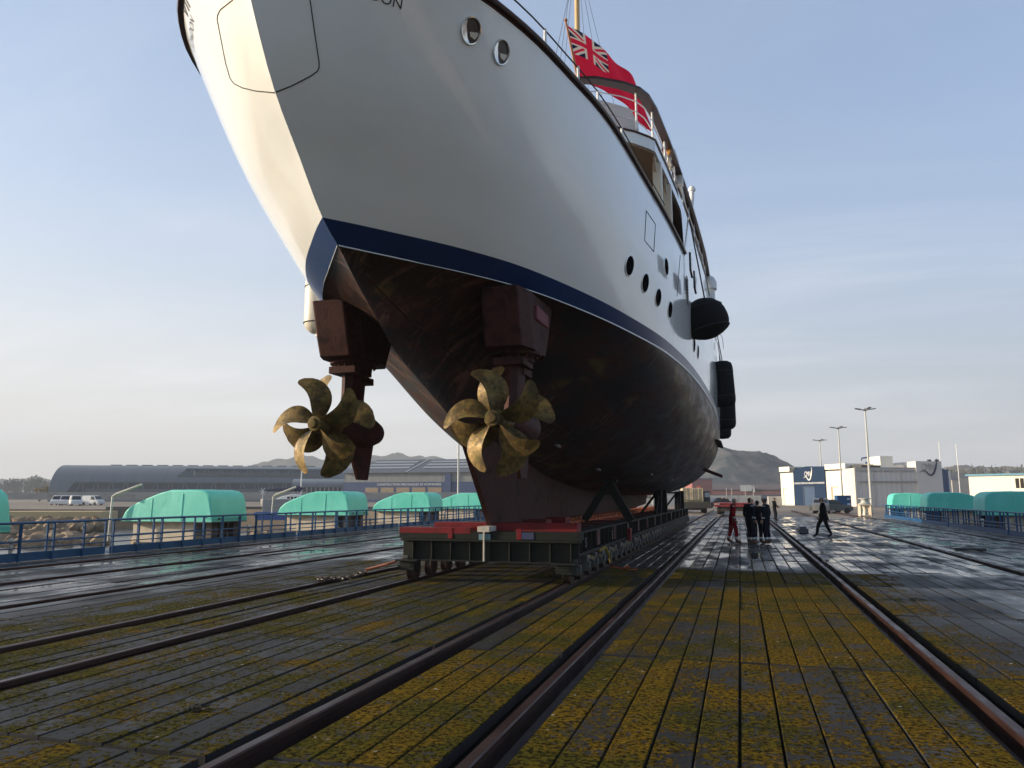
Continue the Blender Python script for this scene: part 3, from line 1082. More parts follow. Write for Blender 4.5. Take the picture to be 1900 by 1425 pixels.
# ------------------------------------------------------------------ lift platform deck: real planks with gaps
def deck_mat():
    m, nt, b = newmat('lichen_deck_planks')
    g = NG(nt)
    pos = nt.nodes.new('ShaderNodeNewGeometry').outputs['Position']
    sp = nt.nodes.new('ShaderNodeSeparateXYZ')
    nt.links.new(pos, sp.inputs[0])
    X, Y = sp.outputs['X'], sp.outputs['Y']
    at = nt.nodes.new('ShaderNodeAttribute')
    at.attribute_name = 'tone'
    tone = at.outputs['Fac']
    # timber
    gr = g.noise(pos, 3.0, 6, 0.65, (6, 0.5, 1))
    base = g.mix(gr, (0.014, 0.014, 0.014), (0.044, 0.044, 0.045))
    base = g.mix(g.step(tone, 0, 1, 0, 0.5), base, (0.055, 0.056, 0.058))
    blot = g.noise(pos, 1.3, 5, 0.6)
    base = g.mix(g.step(blot, 0.5, 0.7, 0, 0.55), base, (0.018, 0.017, 0.017))
    # where lichen lives: the dry near end between the left rails and the right-hand rail
    wob = g.noise(pos, 0.35, 3, 0.5)
    wob = g.math('MULTIPLY_ADD', wob, 5.0, -2.5)
    zy = g.step(g.math('ADD', Y, g.math('MULTIPLY', wob, 0.15)), 18.2, 19.6, 1, 0)
    zx1 = g.step(g.math('ADD', X, g.math('MULTIPLY', wob, 0.5)), -11.5, -9.2, 0.15, 1)
    zx2 = g.step(g.math('ADD', X, g.math('MULTIPLY', wob, 0.7)), 1.9, 5.6, 1, 0.0)
    zone = g.math('MULTIPLY', g.math('MULTIPLY', zy, zx1), zx2)
    big = g.noise(pos, 0.55, 4, 0.6)
    med = g.noise(pos, 2.2, 5, 0.62)
    fine = g.noise(pos, 15.0, 9, 0.78)
    right = g.step(X, -4.5, -1.0, 0.0, 0.040)
    amount = g.math('MULTIPLY_ADD', big, 0.34, g.math('MULTIPLY_ADD', med, 0.28, g.math('MULTIPLY_ADD', fine, 0.80, right)))
    amount = g.math('ADD', amount, g.step(tone, 0, 1, -0.035, 0.035))
    amount = g.math('ADD', amount, g.math('MULTIPLY_ADD', zone, 0.46, -0.46))
    nrm = nt.nodes.new('ShaderNodeSeparateXYZ')
    nt.links.new(nt.nodes['Geometry'].outputs['True Normal'], nrm.inputs[0])
    lich = g.math('MULTIPLY', g.step(amount, 0.684, 0.714), g.step(nrm.outputs['Z'], 0.3, 0.6))
    hue = g.noise(pos, 0.9, 6, 0.7)
    hue = g.math('ADD', hue, g.step(X, -7.5, 0.5, -0.075, 0.035))
    lc = g.mix(g.step(hue, 0.42, 0.58), (0.095, 0.084, 0.012), (0.200, 0.122, 0.011))
    tone2 = g.noise(pos, 24, 7, 0.78)
    lc = g.mix(g.step(tone2, 0.43, 0.55), g.mix(0.92, lc, (0.010, 0.009, 0.005)), lc)
    col = g.mix(lich, base, lc)
    # droppings and shell chips
    vo = nt.nodes.new('ShaderNodeTexVoronoi')
    vo.inputs['Scale'].default_value = 5.5
    nt.links.new(pos, vo.inputs['Vector'])
    chip = g.math('MULTIPLY', g.math('LESS_THAN', vo.outputs['Distance'], g.math('MULTIPLY', g.noise(pos, 3, 2), 0.16)), g.step(med, 0.48, 0.6))
    col = g.mix(g.math('MULTIPLY', chip, zy), col, (0.42, 0.40, 0.37))
    g.put(b.inputs['Base Color'], col)
    # wetness: rain-wet boards mirror the sky, puddles lie flat
    wn = g.noise(pos, 0.8, 5, 0.6, (1.2, 0.5, 1))
    wet = g.math('ADD', g.step(wn, 0.36, 0.62), g.step(tone, 0, 1, -0.25, 0.25), clamp=True)
    dryzone = g.step(zone, 0, 0.8, 1, 0.12)
    wet = g.math('MULTIPLY', wet, dryzone)
    rough = g.mix(wet, (0.6, 0.6, 0.6), (0.10, 0.10, 0.10))
    rough = g.mix(lich, rough, (0.9, 0.9, 0.9))
    g.put(b.inputs['Roughness'], rough)
    spc = g.mix(lich, g.mix(wet, (0.08, 0.08, 0.08), (0.5, 0.5, 0.5)), (0.02, 0.02, 0.02))
    g.put(b.inputs['Specular IOR Level'], spc)
    hb = g.math('MULTIPLY_ADD', fine, 1.0, g.math('MULTIPLY', tone2, 0.5))
    h = g.math('MULTIPLY_ADD', lich, g.math('MULTIPLY_ADD', hb, 1.0, 0.1), g.math('MULTIPLY', g.math('SUBTRACT', 1.0, wet), g.math('MULTIPLY', gr, 0.12)))
    g.put(b.inputs['Normal'], g.bump(h, 1.0, 0.035))
    return m


RAILS = [-16.55, -13.85, -10.95, -7.98, -6.52, -3.26, -1.73, 1.86, 5.97, 9.8]
DX0, DX1, DY0, DY1 = -17.7, 10.9, -4.0, 68.0
mb = MB()
tones = []
cuts0 = [DY0, 0.6, 4.5, 8.4, 12.4, 16.3, 19.2]
y = 19.2
while y < DY1 - 3:
    y += 2.6
    cuts0.append(y)
cuts0.append(DY1)
edges = [DX0] + RAILS + [DX1]
for bi in range(len(edges) - 1):
    xa = edges[bi] + (0.21 if bi else 0)
    xb = edges[bi + 1] - (0.20 if bi < len(edges) - 2 else 0)
    n = max(1, round((xb - xa) / 0.30))
    w = (xb - xa) / n
    sh_ = [0.0] + [rnd.uniform(-0.12, 0.12) for _ in cuts0[1:-1]] + [0.0]
    for k in range(n):
        for c in range(len(cuts0) - 1):
            ya, yb = cuts0[c] + sh_[c], cuts0[c + 1] + sh_[c + 1]
            gw = 0.006 if ya < 19 else 0.012
            x0, x1 = xa + k * w + gw + rnd.uniform(0, 0.004), xa + (k + 1) * w - gw - rnd.uniform(0, 0.004)
            zt = rnd.uniform(-0.008, 0.004)
            t0, t1 = rnd.uniform(-0.004, 0.004), rnd.uniform(-0.004, 0.004)
            if rnd.random() < 0.05:
                zt -= 0.012
            t = rnd.random()
            g_ = (0.026 if ya < 20 else 0.018) + rnd.uniform(0, 0.010)
            ch = 0.007
            o = len(mb.v)
            prof = [(x0, zt - 0.09 + t0), (x0, zt + t0 - ch), (x0 + ch, zt + t0), (x1 - ch, zt + t1), (x1, zt + t1 - ch), (x1, zt - 0.09 + t1)]
            mb.add([(px, ya + g_, pz) for px, pz in prof] + [(px, yb - g_, pz) for px, pz in prof],
                   [(i, i + 1, i + 7, i + 6) for i in range(5)] + [(5, 4, 3, 2, 1, 0), (6, 7, 8, 9, 10, 11)])
            tones += [t] * 12
dk = mb.build('deck', deck_mat())
tag(dk, kind='structure')
att = dk.data.attributes.new('tone', 'FLOAT', 'POINT')
att.data.foreach_set('value', tones)
mb = MB()
mb.box((DX0, DY0, -0.55), (DX1, DY1, -0.16))
tag(mb.build('deck_underside', pm('wet_dark_beam', [(0.010, 0.009, 0.008), (0.018, 0.016, 0.014)], 3, 0.8)), kind='structure')
mb = MB()
for x in (DX0 - 0.25, DX1):
    mb.box((x, DY0, -0.7), (x + 0.25, DY1, 0.015))
tag(mb.build('deck_kerb', pm('wet_concrete_kerb', [(0.10, 0.10, 0.10), (0.17, 0.17, 0.165)], 1.5, 0.35)), kind='structure')


def rail_mat():
    m, nt, b = newmat('rusty_rail_steel')
    g = NG(nt)
    tc = nt.nodes.new('ShaderNodeTexCoord').outputs['Object']
    n = g.noise(tc, 5, 6, 0.6, (1, 0.3, 1))
    c = g.mix(n, (0.012, 0.006, 0.005), (0.055, 0.021, 0.015))
    g.put(b.inputs['Base Color'], c)
    g.put(b.inputs['Roughness'], g.step(n, 0.3, 0.7, 0.35, 0.6))
    b.inputs['Metallic'].default_value = 0.3
    g.put(b.inputs['Normal'], g.bump(g.noise(tc, 40, 4), 0.2, 0.005))
    return m


RAILM = rail_mat()
names = ['outermost steel rail along the left platform edge by the blue railings', 'second steel rail in from the left platform edge', 'steel rail left of the yacht, between the wet boards and the lichen',
         'steel rail just left of the trolley, closest outside its left wheels', 'steel rail under the left wheels of the yacht trolley', 'steel rail under the right wheels of the yacht trolley',
         'rusty rail just right of the trolley, ending at the red trailer', 'thick rusty brown rail running past the right side of the workers', 'steel rail on the wet boards passing right behind the walking man',
         'outermost steel rail along the right platform edge by the blue railings']
for i, x in enumerate(RAILS):
    mb = MB()
    sec = [(-0.085, -0.16), (-0.03, -0.145), (-0.02, -0.04), (-0.047, -0.02), (-0.047, 0.022), (-0.036, 0.032), (0.036, 0.032), (0.047, 0.022), (0.047, -0.02), (0.02, -0.04), (0.03, -0.145), (0.085, -0.16)]
    ysr = [DY0, 0.5, 9.1, 18.2, 30, 45, 68.0, 100]
    for a, b2 in zip(ysr, ysr[1:]):
        b2 -= 0.012
        mb.grid([[Vector((0 + sx, yy, sz)) for sx, sz in sec] for yy in (a, b2)], close=True)
        mb.add([Vector((sx, a, sz)) for sx, sz in sec], [tuple(range(12))])
        mb.add([Vector((sx, b2, sz)) for sx, sz in sec], [tuple(range(12))])
    o = mb.build('steel_rail', RAILM, None, smooth=True, angle=30, loc=(x, 0, 0))
    tag(o, names[i], 'rail', 'rails set into the platform deck')

# ------------------------------------------------------------------ transfer trolley under the yacht
GREEN = pm('dark_green_steel', [(0.005, 0.007, 0.006), (0.011, 0.014, 0.012), (0.008, 0.005, 0.005)], 2.2, 0.65, bump=0.2, bscale=20, spec=0.2)
REDP = pm('worn_red_paint', [(0.12, 0.003, 0.009), (0.17, 0.006, 0.013), (0.06, 0.005, 0.006)], 2.0, 0.6, bump=0.15, bscale=25, spec=0.25)
ORANGE = pm('orange_timber_block', [(0.42, 0.10, 0.03), (0.30, 0.06, 0.022)], 3, 0.7)
GREYST = pm('grey_axle_casting', [(0.03, 0.032, 0.03), (0.085, 0.088, 0.085)], 3, 0.5)
TY0, TY1 = 14.6, 49.0
tr = empty('transfer_trolley', (X0, TY0, 0), 'long dark green and red rail trolley carrying the yacht on many wheels', 'trolley')


def tch(mb, name, mats, par=None, **k):
    mb.v = [tuple(Vector(p) - Vector((X0, TY0, 0))) for p in mb.v]
    return mb.build(name, mats, par or tr, **k)


xl, xr = -6.72, -3.02
mb = MB()
mb.box((xl, TY0 + 0.02, 0.42), (xr, TY0 + 0.10, 0.80))
mb.box((xl, TY0 - 0.10, 0.40), (xr, TY0 + 0.2, 0.43))
mb.box((xl, TY0 - 0.12, 0.80), (xr + 0.02, TY0 + 0.22, 0.84))
for k in range(9):
    x = xl + 0.25 + k * (xr - xl - 0.4) / 8
    mb.box((x, TY0 - 0.08, 0.432), (x + 0.025, TY0 + 0.018, 0.798))
mb.box((xl - 0.06, TY0 - 0.05, 0.842), (xr + 0.05, TY0 + 0.30, 1.0))
tch(mb, 'end_beam', GREEN, bevel=0.008)
for lo_, hi_ in (((xl - 0.06, TY0 - 0.056, 0.95), (xl + 1.5, TY0 + 0.3, 1.065)), ((xl + 0.55, TY0 + 0.35, 0.9), (xr - 0.1, TY0 + 0.75, 1.16)), ((xl + 1.2, TY0 + 2.2, 0.9), (xr - 1.2, TY0 + 2.7, 1.17)), ((xl + 1.4, TY0 + 4.2, 0.9), (xr - 1.2, TY0 + 4.7, 1.17)), ((-5.7, TY0 - 0.066, 0.85), (-5.6, TY0 - 0.0522, 1.06)), ((-4.25, TY0 - 0.066, 0.85), (-4.15, TY0 - 0.0522, 1.06))):
    mb = MB()
    mb.box(lo_, hi_)
    tch(mb, 'red_bearer', REDP, bevel=0.006)
mb = MB()
mb.box((-5.05, TY0 - 0.115, 0.99), (-4.80, TY0 + 0.34, 1.10))
mb.box((-4.93, TY0 - 0.125, 0.42), (-4.895, TY0 - 0.095, 0.99))
tch(mb, 'alignment_target', pm('white_marker', [(0.60, 0.57, 0.50), (0.42, 0.38, 0.32)], 6, 0.6), bevel=0.006)
mb = MB()
mb.box((-5.03, TY0 - 0.088, 0.84), (-4.79, TY0 - 0.058, 0.95))
tch(mb, 'blue_plate', pm('faded_blue_plate', [(0.10, 0.20, 0.26), (0.14, 0.25, 0.30)], 8, 0.5))
mb = MB()
mb.box((-4.15, TY0 - 0.062, 0.86), (-3.9, TY0 - 0.052, 0.99))
tch(mb, 'spray_paint_mark', pm('ultramarine_mark', [(0.012, 0.03, 0.14), (0.03, 0.035, 0.06)], 5, 0.7))
# long side girders
for side, x in ((-1, -6.52), (1, -3.26)):
    mb = MB()
    mb.box((x - 0.14, TY0 + 0.3, 0.50), (x + 0.14, TY1, 0.56))
    mb.box((x - 0.06, TY0 + 0.3, 0.56), (x + 0.06, TY1, 0.95))
    mb.box((x - 0.17, TY0 + 0.3, 0.95), (x + 0.17, TY1, 0.99))
    y = TY0 + 0.7
    while y < TY1 - 0.3:
        mb.box((x - 0.15, y, 0.562), (x + 0.15, y + 0.03, 0.948))
        y += 0.55
    tch(mb, 'side_girder', GREEN)
    mb = MB()
    mb.box((x - 0.24, TY0 - 0.28, 0.395), (x + 0.24, TY0 + 0.3, 0.43))
    mb.box((x - 0.16, TY0 - 0.22, 0.22), (x + 0.16, TY0 + 0.12, 0.39))
    for z in (0.30, 0.35):
        mb.tube([(x - 0.21, TY0 - 0.2, z), (x + 0.1, TY0 - 0.24, z)], 0.014, 6)
    tch(mb, 'bogie_end', GREEN, bevel=0.01)
    k = 0
    y = TY0 + 0.12
    wheel0 = ax0 = None
    while y < TY1 - 0.3:
        if wheel0 is None:
            mb = MB()
            Mx = Matrix.Rotation(R(90), 4, 'Y')
            mb.lathe([(0.05, -0.085), (0.17, -0.08), (0.205, -0.075), (0.205, -0.055), (0.175, -0.05), (0.172, 0.05), (0.205, 0.055), (0.205, 0.075), (0.17, 0.08), (0.06, 0.085), (0.05, 0.12), (0.01, 0.125)], 20, Mx)
            wheel0 = mb.build('rail_wheel', pm('rusty_wheel_steel', [(0.05, 0.022, 0.015), (0.03, 0.016, 0.012)], 6, 0.5), tr, smooth=True)
            mb = MB()
            mb.box((-0.07, -0.11, -0.05), (0.07, 0.11, 0.26))
            mb.box((0.0712, -0.07, -0.02), (0.11, 0.07, 0.14))
            ax0 = mb.build('axle_box', GREYST, tr, bevel=0.012)
            w_, a_ = wheel0, ax0
        else:
            w_, a_ = wheel0.copy(), ax0.copy()
            COL.objects.link(w_)
            COL.objects.link(a_)
        w_.location = (x - X0, y - TY0, 0.21)
        a_.location = (x - X0 + side * 0.15, y - TY0, 0.235)
        if side < 0:
            a_.rotation_euler = (0, 0, math.pi)
        y += 0.92
        k += 1
# keel blocks, cross beams, bilge shores
y = TY0 + 2.6
while y < TY1 - 3:
    mb = MB()
    mb.box((xl + 0.1, y, 0.6), (xr - 0.1, y + 0.3, 0.94))
    y += 2.4
    tch(mb, 'cross_beam', pm('dark_red_cross_beam', [(0.10, 0.014, 0.014), (0.06, 0.012, 0.012)], 3, 0.6), bevel=0.01)
y = TY0 + 1.0
while y < 46:
    mb = MB()
    mb.box((X0 - 0.42, y, 0.94), (X0 + 0.42, y + 0.34, 1.02))
    mb.box((X0 - 0.34, y + 0.02, 1.022), (X0 + 0.34, y + 0.32, 1.09))
    tch(mb, 'keel_block', ORANGE, bevel=0.01)
    y += 0.62
for side in (1, -1):
    for Yp in (22.0, 33.0, 43.5):
        mb = MB()
        ap = Vector((X0 + side * 1.28, Yp, 2.1 if Yp < 30 else 1.85))
        if Yp < 30:
            mb.bar((X0 + side * 1.9, Yp, 0.98), ap, 0.24, 0.13, (0, 1, 0))
            mb.bar((X0 + side * 0.55, Yp, 1.0), ap, 0.2, 0.12, (0, 1, 0))
        else:
            mb.bar((X0 + side * 1.55, Yp, 0.98), ap + Vector((side * 0.3, 0, 0.1)), 0.3, 0.3, (0, 1, 0))
            mb.bar((X0 + side * 1.75, Yp + 0.9, 0.98), ap + Vector((side * 0.45, 0.9, 0.15)), 0.24, 0.24, (0, 1, 0))
            mb.bar((X0 + side * 0.8, Yp + 0.3, 0.98), ap + Vector((side * 0.2, 0.3, 0.0)), 0.1, 0.1, (0, 1, 0))
            mb.bar((X0 + side * 1.6, Yp - 1.6, 0.98), ap + Vector((side * 0.3, 0, -0.05)), 0.1, 0.1, (0, 1, 0))
            mb.bar((X0 + side * 1.6, Yp + 2.2, 0.98), ap + Vector((side * 0.4, 0.8, -0.05)), 0.12, 0.12, (0, 1, 0))
        mb.cbox(ap + Vector((0, 0, 0.03)), (0.5, 0.4, 0.08))
        tch(mb, 'bilge_shore', GREEN, bevel=0.01)
mb = MB()
text_on(mb, 'S', 0.28, (-2.955 - 0.12, TY0 + 1.0, 0.66), (0, 1, 0), (0, 0, 1), 0.002)
text_on(mb, '5', 0.28, (-2.955 - 0.12, TY0 + 4.4, 0.66), (0, 1, 0), (0, 0, 1), 0.002)
tch(mb, 'chalk_mark', pm('chalk', [(0.32, 0.33, 0.32)], 8, 0.9))
mb = MB()
mb.box((-3.085, TY0 + 7.0, 0.46), (-2.99, TY0 + 7.3, 0.80))
tch(mb, 'red_stop_box', REDP, bevel=0.01)

# towing bar and chain at the left front wheel
hk = empty('towing_shackle', (-6.9, 14.2, 0.2), 'orange coupling bar with rusty chain lying at the left trolley wheel', 'tow bar')
mb = MB()
mb.bar((0.12, 0.25, 0.18), (-0.42, -0.05, 0.02), 0.09, 0.05)
mb.bar((-0.02, 0.12, 0.13), (-0.34, -0.06, 0.05), 0.16, 0.03)
mb.build('coupling_bar', pm('orange_rust_steel', [(0.45, 0.13, 0.03), (0.28, 0.08, 0.03)], 8, 0.5), hk, bevel=0.008)
mb = MB()
for k in range(16):
    t = k / 15
    c = Vector((-0.45 - 0.75 * t, -0.1 - 0.5 * t + 0.1 * math.sin(7 * t), -0.02 - 0.1 * min(1, 3 * t)))
    a = math.pi / 2 * (k % 2) + 0.4
    mb.tube([c + Vector((0.07 * math.cos(u) , 0.035 * math.sin(u) * math.cos(a), 0.035 * math.sin(u) * math.sin(a))) for u in [2 * math.pi * i / 10 for i in range(11)]], 0.016, 6)
mb.build('chain', pm('dark_chain', [(0.05, 0.03, 0.022), (0.03, 0.02, 0.016)], 8, 0.5), hk, smooth=True)
q = onZ(1112, 1022, 0.55)
mb = MB()
pts = [Vector((0, 0, 0)), Vector((0.08, 0.25, 0.06)), Vector((0.12, 0.5, -0.1)), Vector((0.13, 0.6, -0.3))]
mb.tube(pts, [0.03, 0.035, 0.03, 0.012], 6)
tag(mb.build('lashing_strap', pm('yellow_strap', [(0.30, 0.20, 0.02), (0.24, 0.16, 0.02)], 8, 0.8), None, smooth=True, loc=q), 'yellow strap trailing off the right side of the trolley', 'strap')
q = onZ(1164, 1056, 0.02)
mb = MB()
mb.tube([(-0.45, 0.35, 0.03), (-0.2, 0.2, 0.0), (0, 0, 0.02), (0.05, -0.1, 0.0), (0.25, -0.15, 0.01)], 0.015, 6)
mb.tube([(0, 0, 0.0), (0, 0.02, 0.1), (0.05, 0, 0.04), (-0.08, 0.03, 0.03)], 0.02, 6)
tag(mb.build('rope_end', pm('red_orange_rope', [(0.50, 0.09, 0.03)], 9, 0.8), None, smooth=True, loc=q), 'short orange red rope end lying on boards beside the trolley', 'rope')

# ------------------------------------------------------------------ winches with teal covers and blue railings, both sides
def teal_mat():
    m, nt, b = newmat('teal_fibreglass')
    g = NG(nt)
    tc = nt.nodes.new('ShaderNodeTexCoord').outputs['Object']
    oi = nt.nodes.new('ShaderNodeObjectInfo').outputs['Random']
    off = nt.nodes.new('ShaderNodeVectorMath')
    off.operation = 'ADD'
    nt.links.new(tc, off.inputs[0])
    nt.links.new(g.math('MULTIPLY', oi, 40.0), off.inputs[1])
    tc = off.outputs[0]
    a = g.noise(tc, 0.8, 5, 0.6)
    c = g.mix(g.step(a, 0.35, 0.65), (0.10, 0.60, 0.48), (0.15, 0.68, 0.55))
    s = g.noise(tc, 3.5, 6, 0.7, (1, 1, 0.10))
    c = g.mix(g.step(s, 0.55, 0.75, 0, 0.3), c, (0.12, 0.42, 0.34))
    d = g.noise(tc, 6.0, 6, 0.7)
    c = g.mix(g.step(d, 0.60, 0.74, 0, 0.3), c, (0.18, 0.40, 0.32))
    g.put(b.inputs['Base Color'], c)
    g.put(b.inputs['Roughness'], g.step(a, 0.3, 0.7, 0.42, 0.62))
    g.put(b.inputs['Normal'], g.bump(g.noise(tc, 1.6, 3), 0.35, 0.05))
    return m


TEAL = teal_mat()
PED = pm('cream_concrete', [(0.50, 0.42, 0.32), (0.58, 0.50, 0.39), (0.34, 0.24, 0.17)], 1.3, 0.7)
MACH = pm('dark_machinery', [(0.03, 0.025, 0.022), (0.06, 0.045, 0.035)], 4, 0.5)
RBLUE = pm('railing_blue_paint', [(0.010, 0.060, 0.16), (0.015, 0.085, 0.21)], 2.5, 0.45, spec=0.3)
PALEM = pm('pale_grey_steel', [(0.45, 0.45, 0.42), (0.55, 0.55, 0.52)], 4, 0.5)


def make_winch():
    """long axis along local +x away from the platform edge, 0 at the cover's blunt end"""
    w = empty('winch', (0, 0, 0), '', 'winch', 'teal covered hoist winches along the platform edges')
    mb = MB()
    secs = []
    L_, W_, H_ = 4.0, 2.05, 1.15
    side = [(0.0, 0.0), (0.05, 0.75), (0.14, 0.98), (0.34, 1.11), (0.6, 1.15), (1.9, 1.15), (2.4, 1.04), (3.2, 0.76), (3.62, 0.58), (3.86, 0.36), (4.0, 0.0)]
    for yy, ins in ((0.0, 0.20), (0.02, 0.07), (0.08, 0.02), (0.2, 0.0), (W_ - 0.2, 0.0), (W_ - 0.08, 0.02), (W_ - 0.02, 0.07), (W_, 0.20)):
        k = ins
        rowp = []
        for x, z in side:
            cx, cz = 2.0, 0.0
            rowp.append(Vector((cx + (x - cx) * (1 - k * 0.35 * min(1, z * 1.3)), yy + (0.03 if yy < 1 else -0.03) * z, 0.78 + z * (1 - k * 0.30))))
        secs.append(rowp)
    mb.grid(secs)
    n = len(side)
    mb.add(secs[0], [tuple(range(n))])
    mb.add(secs[-1], [tuple(range(n))])
    c = mb.build('cover', TEAL, w, smooth=True, angle=40)
    # bolted flange seams around the cover
    for xs in (1.32, 2.66):
        zt_ = lerp_t([(0, 1.15), (1.9, 1.15), (2.4, 1.04), (3.2, 0.76), (3.62, 0.58), (4.0, 0.1)], xs)
        sm = MB()
        sm.tube([Vector((xs, -0.004, 0.80)), Vector((xs, 0.025, 0.76 + zt_ * 0.88)), Vector((xs, 0.10, 0.775 + zt_ * 0.975)), Vector((xs, 0.2, 0.782 + zt_)), Vector((xs, W_ - 0.2, 0.782 + zt_)), Vector((xs, W_ - 0.1, 0.775 + zt_ * 0.975)), Vector((xs, W_ - 0.025, 0.76 + zt_ * 0.88)), Vector((xs, W_ + 0.004, 0.80))], 0.014, 5)
        sm.build('cover_seam', TEAL, c, smooth=True)
    mb = MB()
    mb.box((0.0, 0.02, 0.745), (3.98, W_ - 0.02, 0.78))
    for yy in (0.45, 1.6):
        mb.box((-0.012, yy, 0.84), (0.02, yy + 0.09, 0.92))
    mb.build('cover_rim', MACH, w)
    mb = MB()
    mb.box((0.9, 0.3, 0.0), (3.7, W_ - 0.3, 0.745))
    mb.build('pedestal', PED, w, bevel=0.02)
    mb = MB()
    mb.box((0.18, 0.25, 0.0), (0.42, 0.55, 0.744))
    mb.box((0.18, 1.5, 0.0), (0.42, 1.8, 0.744))
    for k in range(4):
        mb.box((0.35, 0.65 + 0.2 * k, 0.1), (0.5, 0.76 + 0.2 * k, 0.744))
    mb.lathe([(0.3, -0.4), (0.3, 0.4)], 16, Matrix.Translation((0.66, 1.0, 0.42)) @ Matrix.Rotation(R(90), 4, 'X'))
    mb.build('hoist_drum', MACH, w)
    mb = MB()
    mb.tube([(-0.12, 0.05, 0), (-0.12, 0.05, 0.55)], 0.05, 8)
    mb.lathe([(0.07, 0), (0.09, 0.06), (0.05, 0.12), (0.01, 0.13)], 10, Matrix.Translation((-0.12, 0.05, 0.5)))
    mb.tube([(-0.2, 0.05, 0.35), (-0.04, 0.05, 0.35)], 0.03, 8)
    mb.build('valve_post', PALEM, w, smooth=True)
    return w


LEFTX, RIGHTX = -18.15, 11.35
w0 = make_winch()
lw = [('teal winch cover cut off at the left picture edge', 13.3), ('biggest fully visible teal winch cover, left of the propellers', 23.2), ('teal winch cover seen directly under the left propeller', 33.2), ('teal winch cover right of the left propeller, third along the left edge', 43.4),
      ('teal winch cover half hidden behind the yacht keel', 53.6)]
rw_ = [('nearest teal winch cover on the right platform edge, cut by the frame', 44.2), ('middle teal winch cover of the right platform edge', 56.2), ('farthest teal winch cover of the right edge, beside the capstan', 68.0)]
for k, (lab, y) in enumerate(lw):
    o = w0 if k == 0 else dup(w0, (0, 0, 0), 0)
    o['label'] = lab
    o.location = (LEFTX, y + 2.05, 0.0)
    o.rotation_euler = (0, 0, math.pi)
for k, (lab, y) in enumerate(rw_):
    o = dup(w0, (RIGHTX, y - 2.05, 0), 0, lab)
for k, y in enumerate((32.2, 20.2)):
    pass


def make_fence(n=10, step=1.0):
    f = empty('safety_railing', (0, 0, 0), '', 'railing', 'blue railing bays along the platform edges')
    L_ = n * step
    for z, r in ((1.0, 0.032), (0.52, 0.022), (0.36, 0.016)):
        mb = MB()
        mb.tube([(0, 0, z), (0, L_ - 0.12, z)], r, 8)
        mb.build('top_rail' if z == 1.0 else 'mid_rail', RBLUE, f, smooth=True)
    mb = MB()
    mb.box((-0.03, 0, 0.02), (0.0, L_ - 0.12, 0.24))
    mb.build('kick_plate', RBLUE, f)
    for i in range(n):
        mb = MB()
        y = i * step
        mb.bar((0.04, y + 0.04, 0.0), (0.04, y + 0.04, 0.98), 0.07, 0.05, (0, 1, 0))
        mb.build('railing_post', RBLUE, f)
    mb = MB()
    mb.box((-0.75, 0.1, 0.02), (-0.05, L_ - 0.2, 0.07))
    for i in range(0, n, 2):
        mb.bar((-0.7, i * step + 0.5, 0.05), (-0.7, i * step + 0.5, 0.99), 0.05, 0.05, (0, 1, 0))
    mb.tube([(-0.7, 0.2, 0.99), (-0.7, L_ - 0.3, 0.99)], 0.024, 6)
    mb.tube([(-0.7, 0.2, 0.5), (-0.7, L_ - 0.3, 0.5)], 0.018, 6)
    mb.build('walkway', RBLUE, f)
    return f


f0 = make_fence()
fl_lab = ['blue railing bay in front of the left picture edge winch', 'blue railing bay below the biggest visible teal winch cover', 'blue railing bay below the teal winch under the left propeller', 'blue railing bay below the third winch along the left edge', 'far blue railing bay on the left, partly behind the keel']
for k in range(5):
    o = f0 if k == 0 else dup(f0, (0, 0, 0), 0)
    o['label'] = fl_lab[k]
    o.location = (-17.95, 8.4 + 10.05 * k, 0.0)
fr_lab = ['blue railing bay running out of the right picture edge', 'blue railing bay under the nearest right hand teal winch', 'blue railing bay under the middle right hand teal winch', 'blue railing bay reaching the cream capstan on the right edge']
for k in range(4):
    o = dup(f0, (11.12, 48.2 + 10.0 * k, 0), 0, fr_lab[k])
    o.location = (11.15, 28.25 + 10.05 * k, 0)
    for ch in o.children:
        if ch.name.startswith('walkway') or ch.name.startswith('kick'):
            ch.location = (0.72 if ch.name.startswith('walkway') else 0.02, 0, 0)

# extra posts make the right-hand railings read as close-set bars
LAMPY = pm('yellow_lamp_tube', [(0.55, 0.52, 0.36), (0.62, 0.58, 0.42)], 4, 0.4)


def lamp_arm(px, pyb, f, lab):
    p = bk(px, 921, f)
    e = empty('walkway_lamp', (p.x, p.y, 0.05), lab, 'lamp', 'cranked walkway lamps behind the left railings')
    sc = f / 31.0
    hz = p.z - 0.05
    rt = Vector((math.cos(YAW), math.sin(YAW), 0))
    mb = MB()
    top = Vector((0, 0, hz))
    mb.tube([Vector((-0.06, 0, 0)), top, top + rt * 0.12 + Vector((0, 0, 0.1)), top + rt * 1.05 + Vector((0, 0, 0.45))], 0.032, 8)
    mb.build('lamp_post', PALEM, e, smooth=True)
    mb = MB()
    a, b2 = top + rt * 0.12 + Vector((0, -0.1, 0.02)), top + rt * 1.1 + Vector((0, -0.1, 0.42))
    mb.bar(a, b2, 0.09, 0.07)
    mb.build('lamp_housing', LAMPY, e, bevel=0.02)


lamp_arm(209, 1000, 28.5, 'cranked lamp with double tube left of the biggest winch cover')
lamp_arm(507, 985, 36.0, 'smaller cranked lamp beside the moored sailing boat')

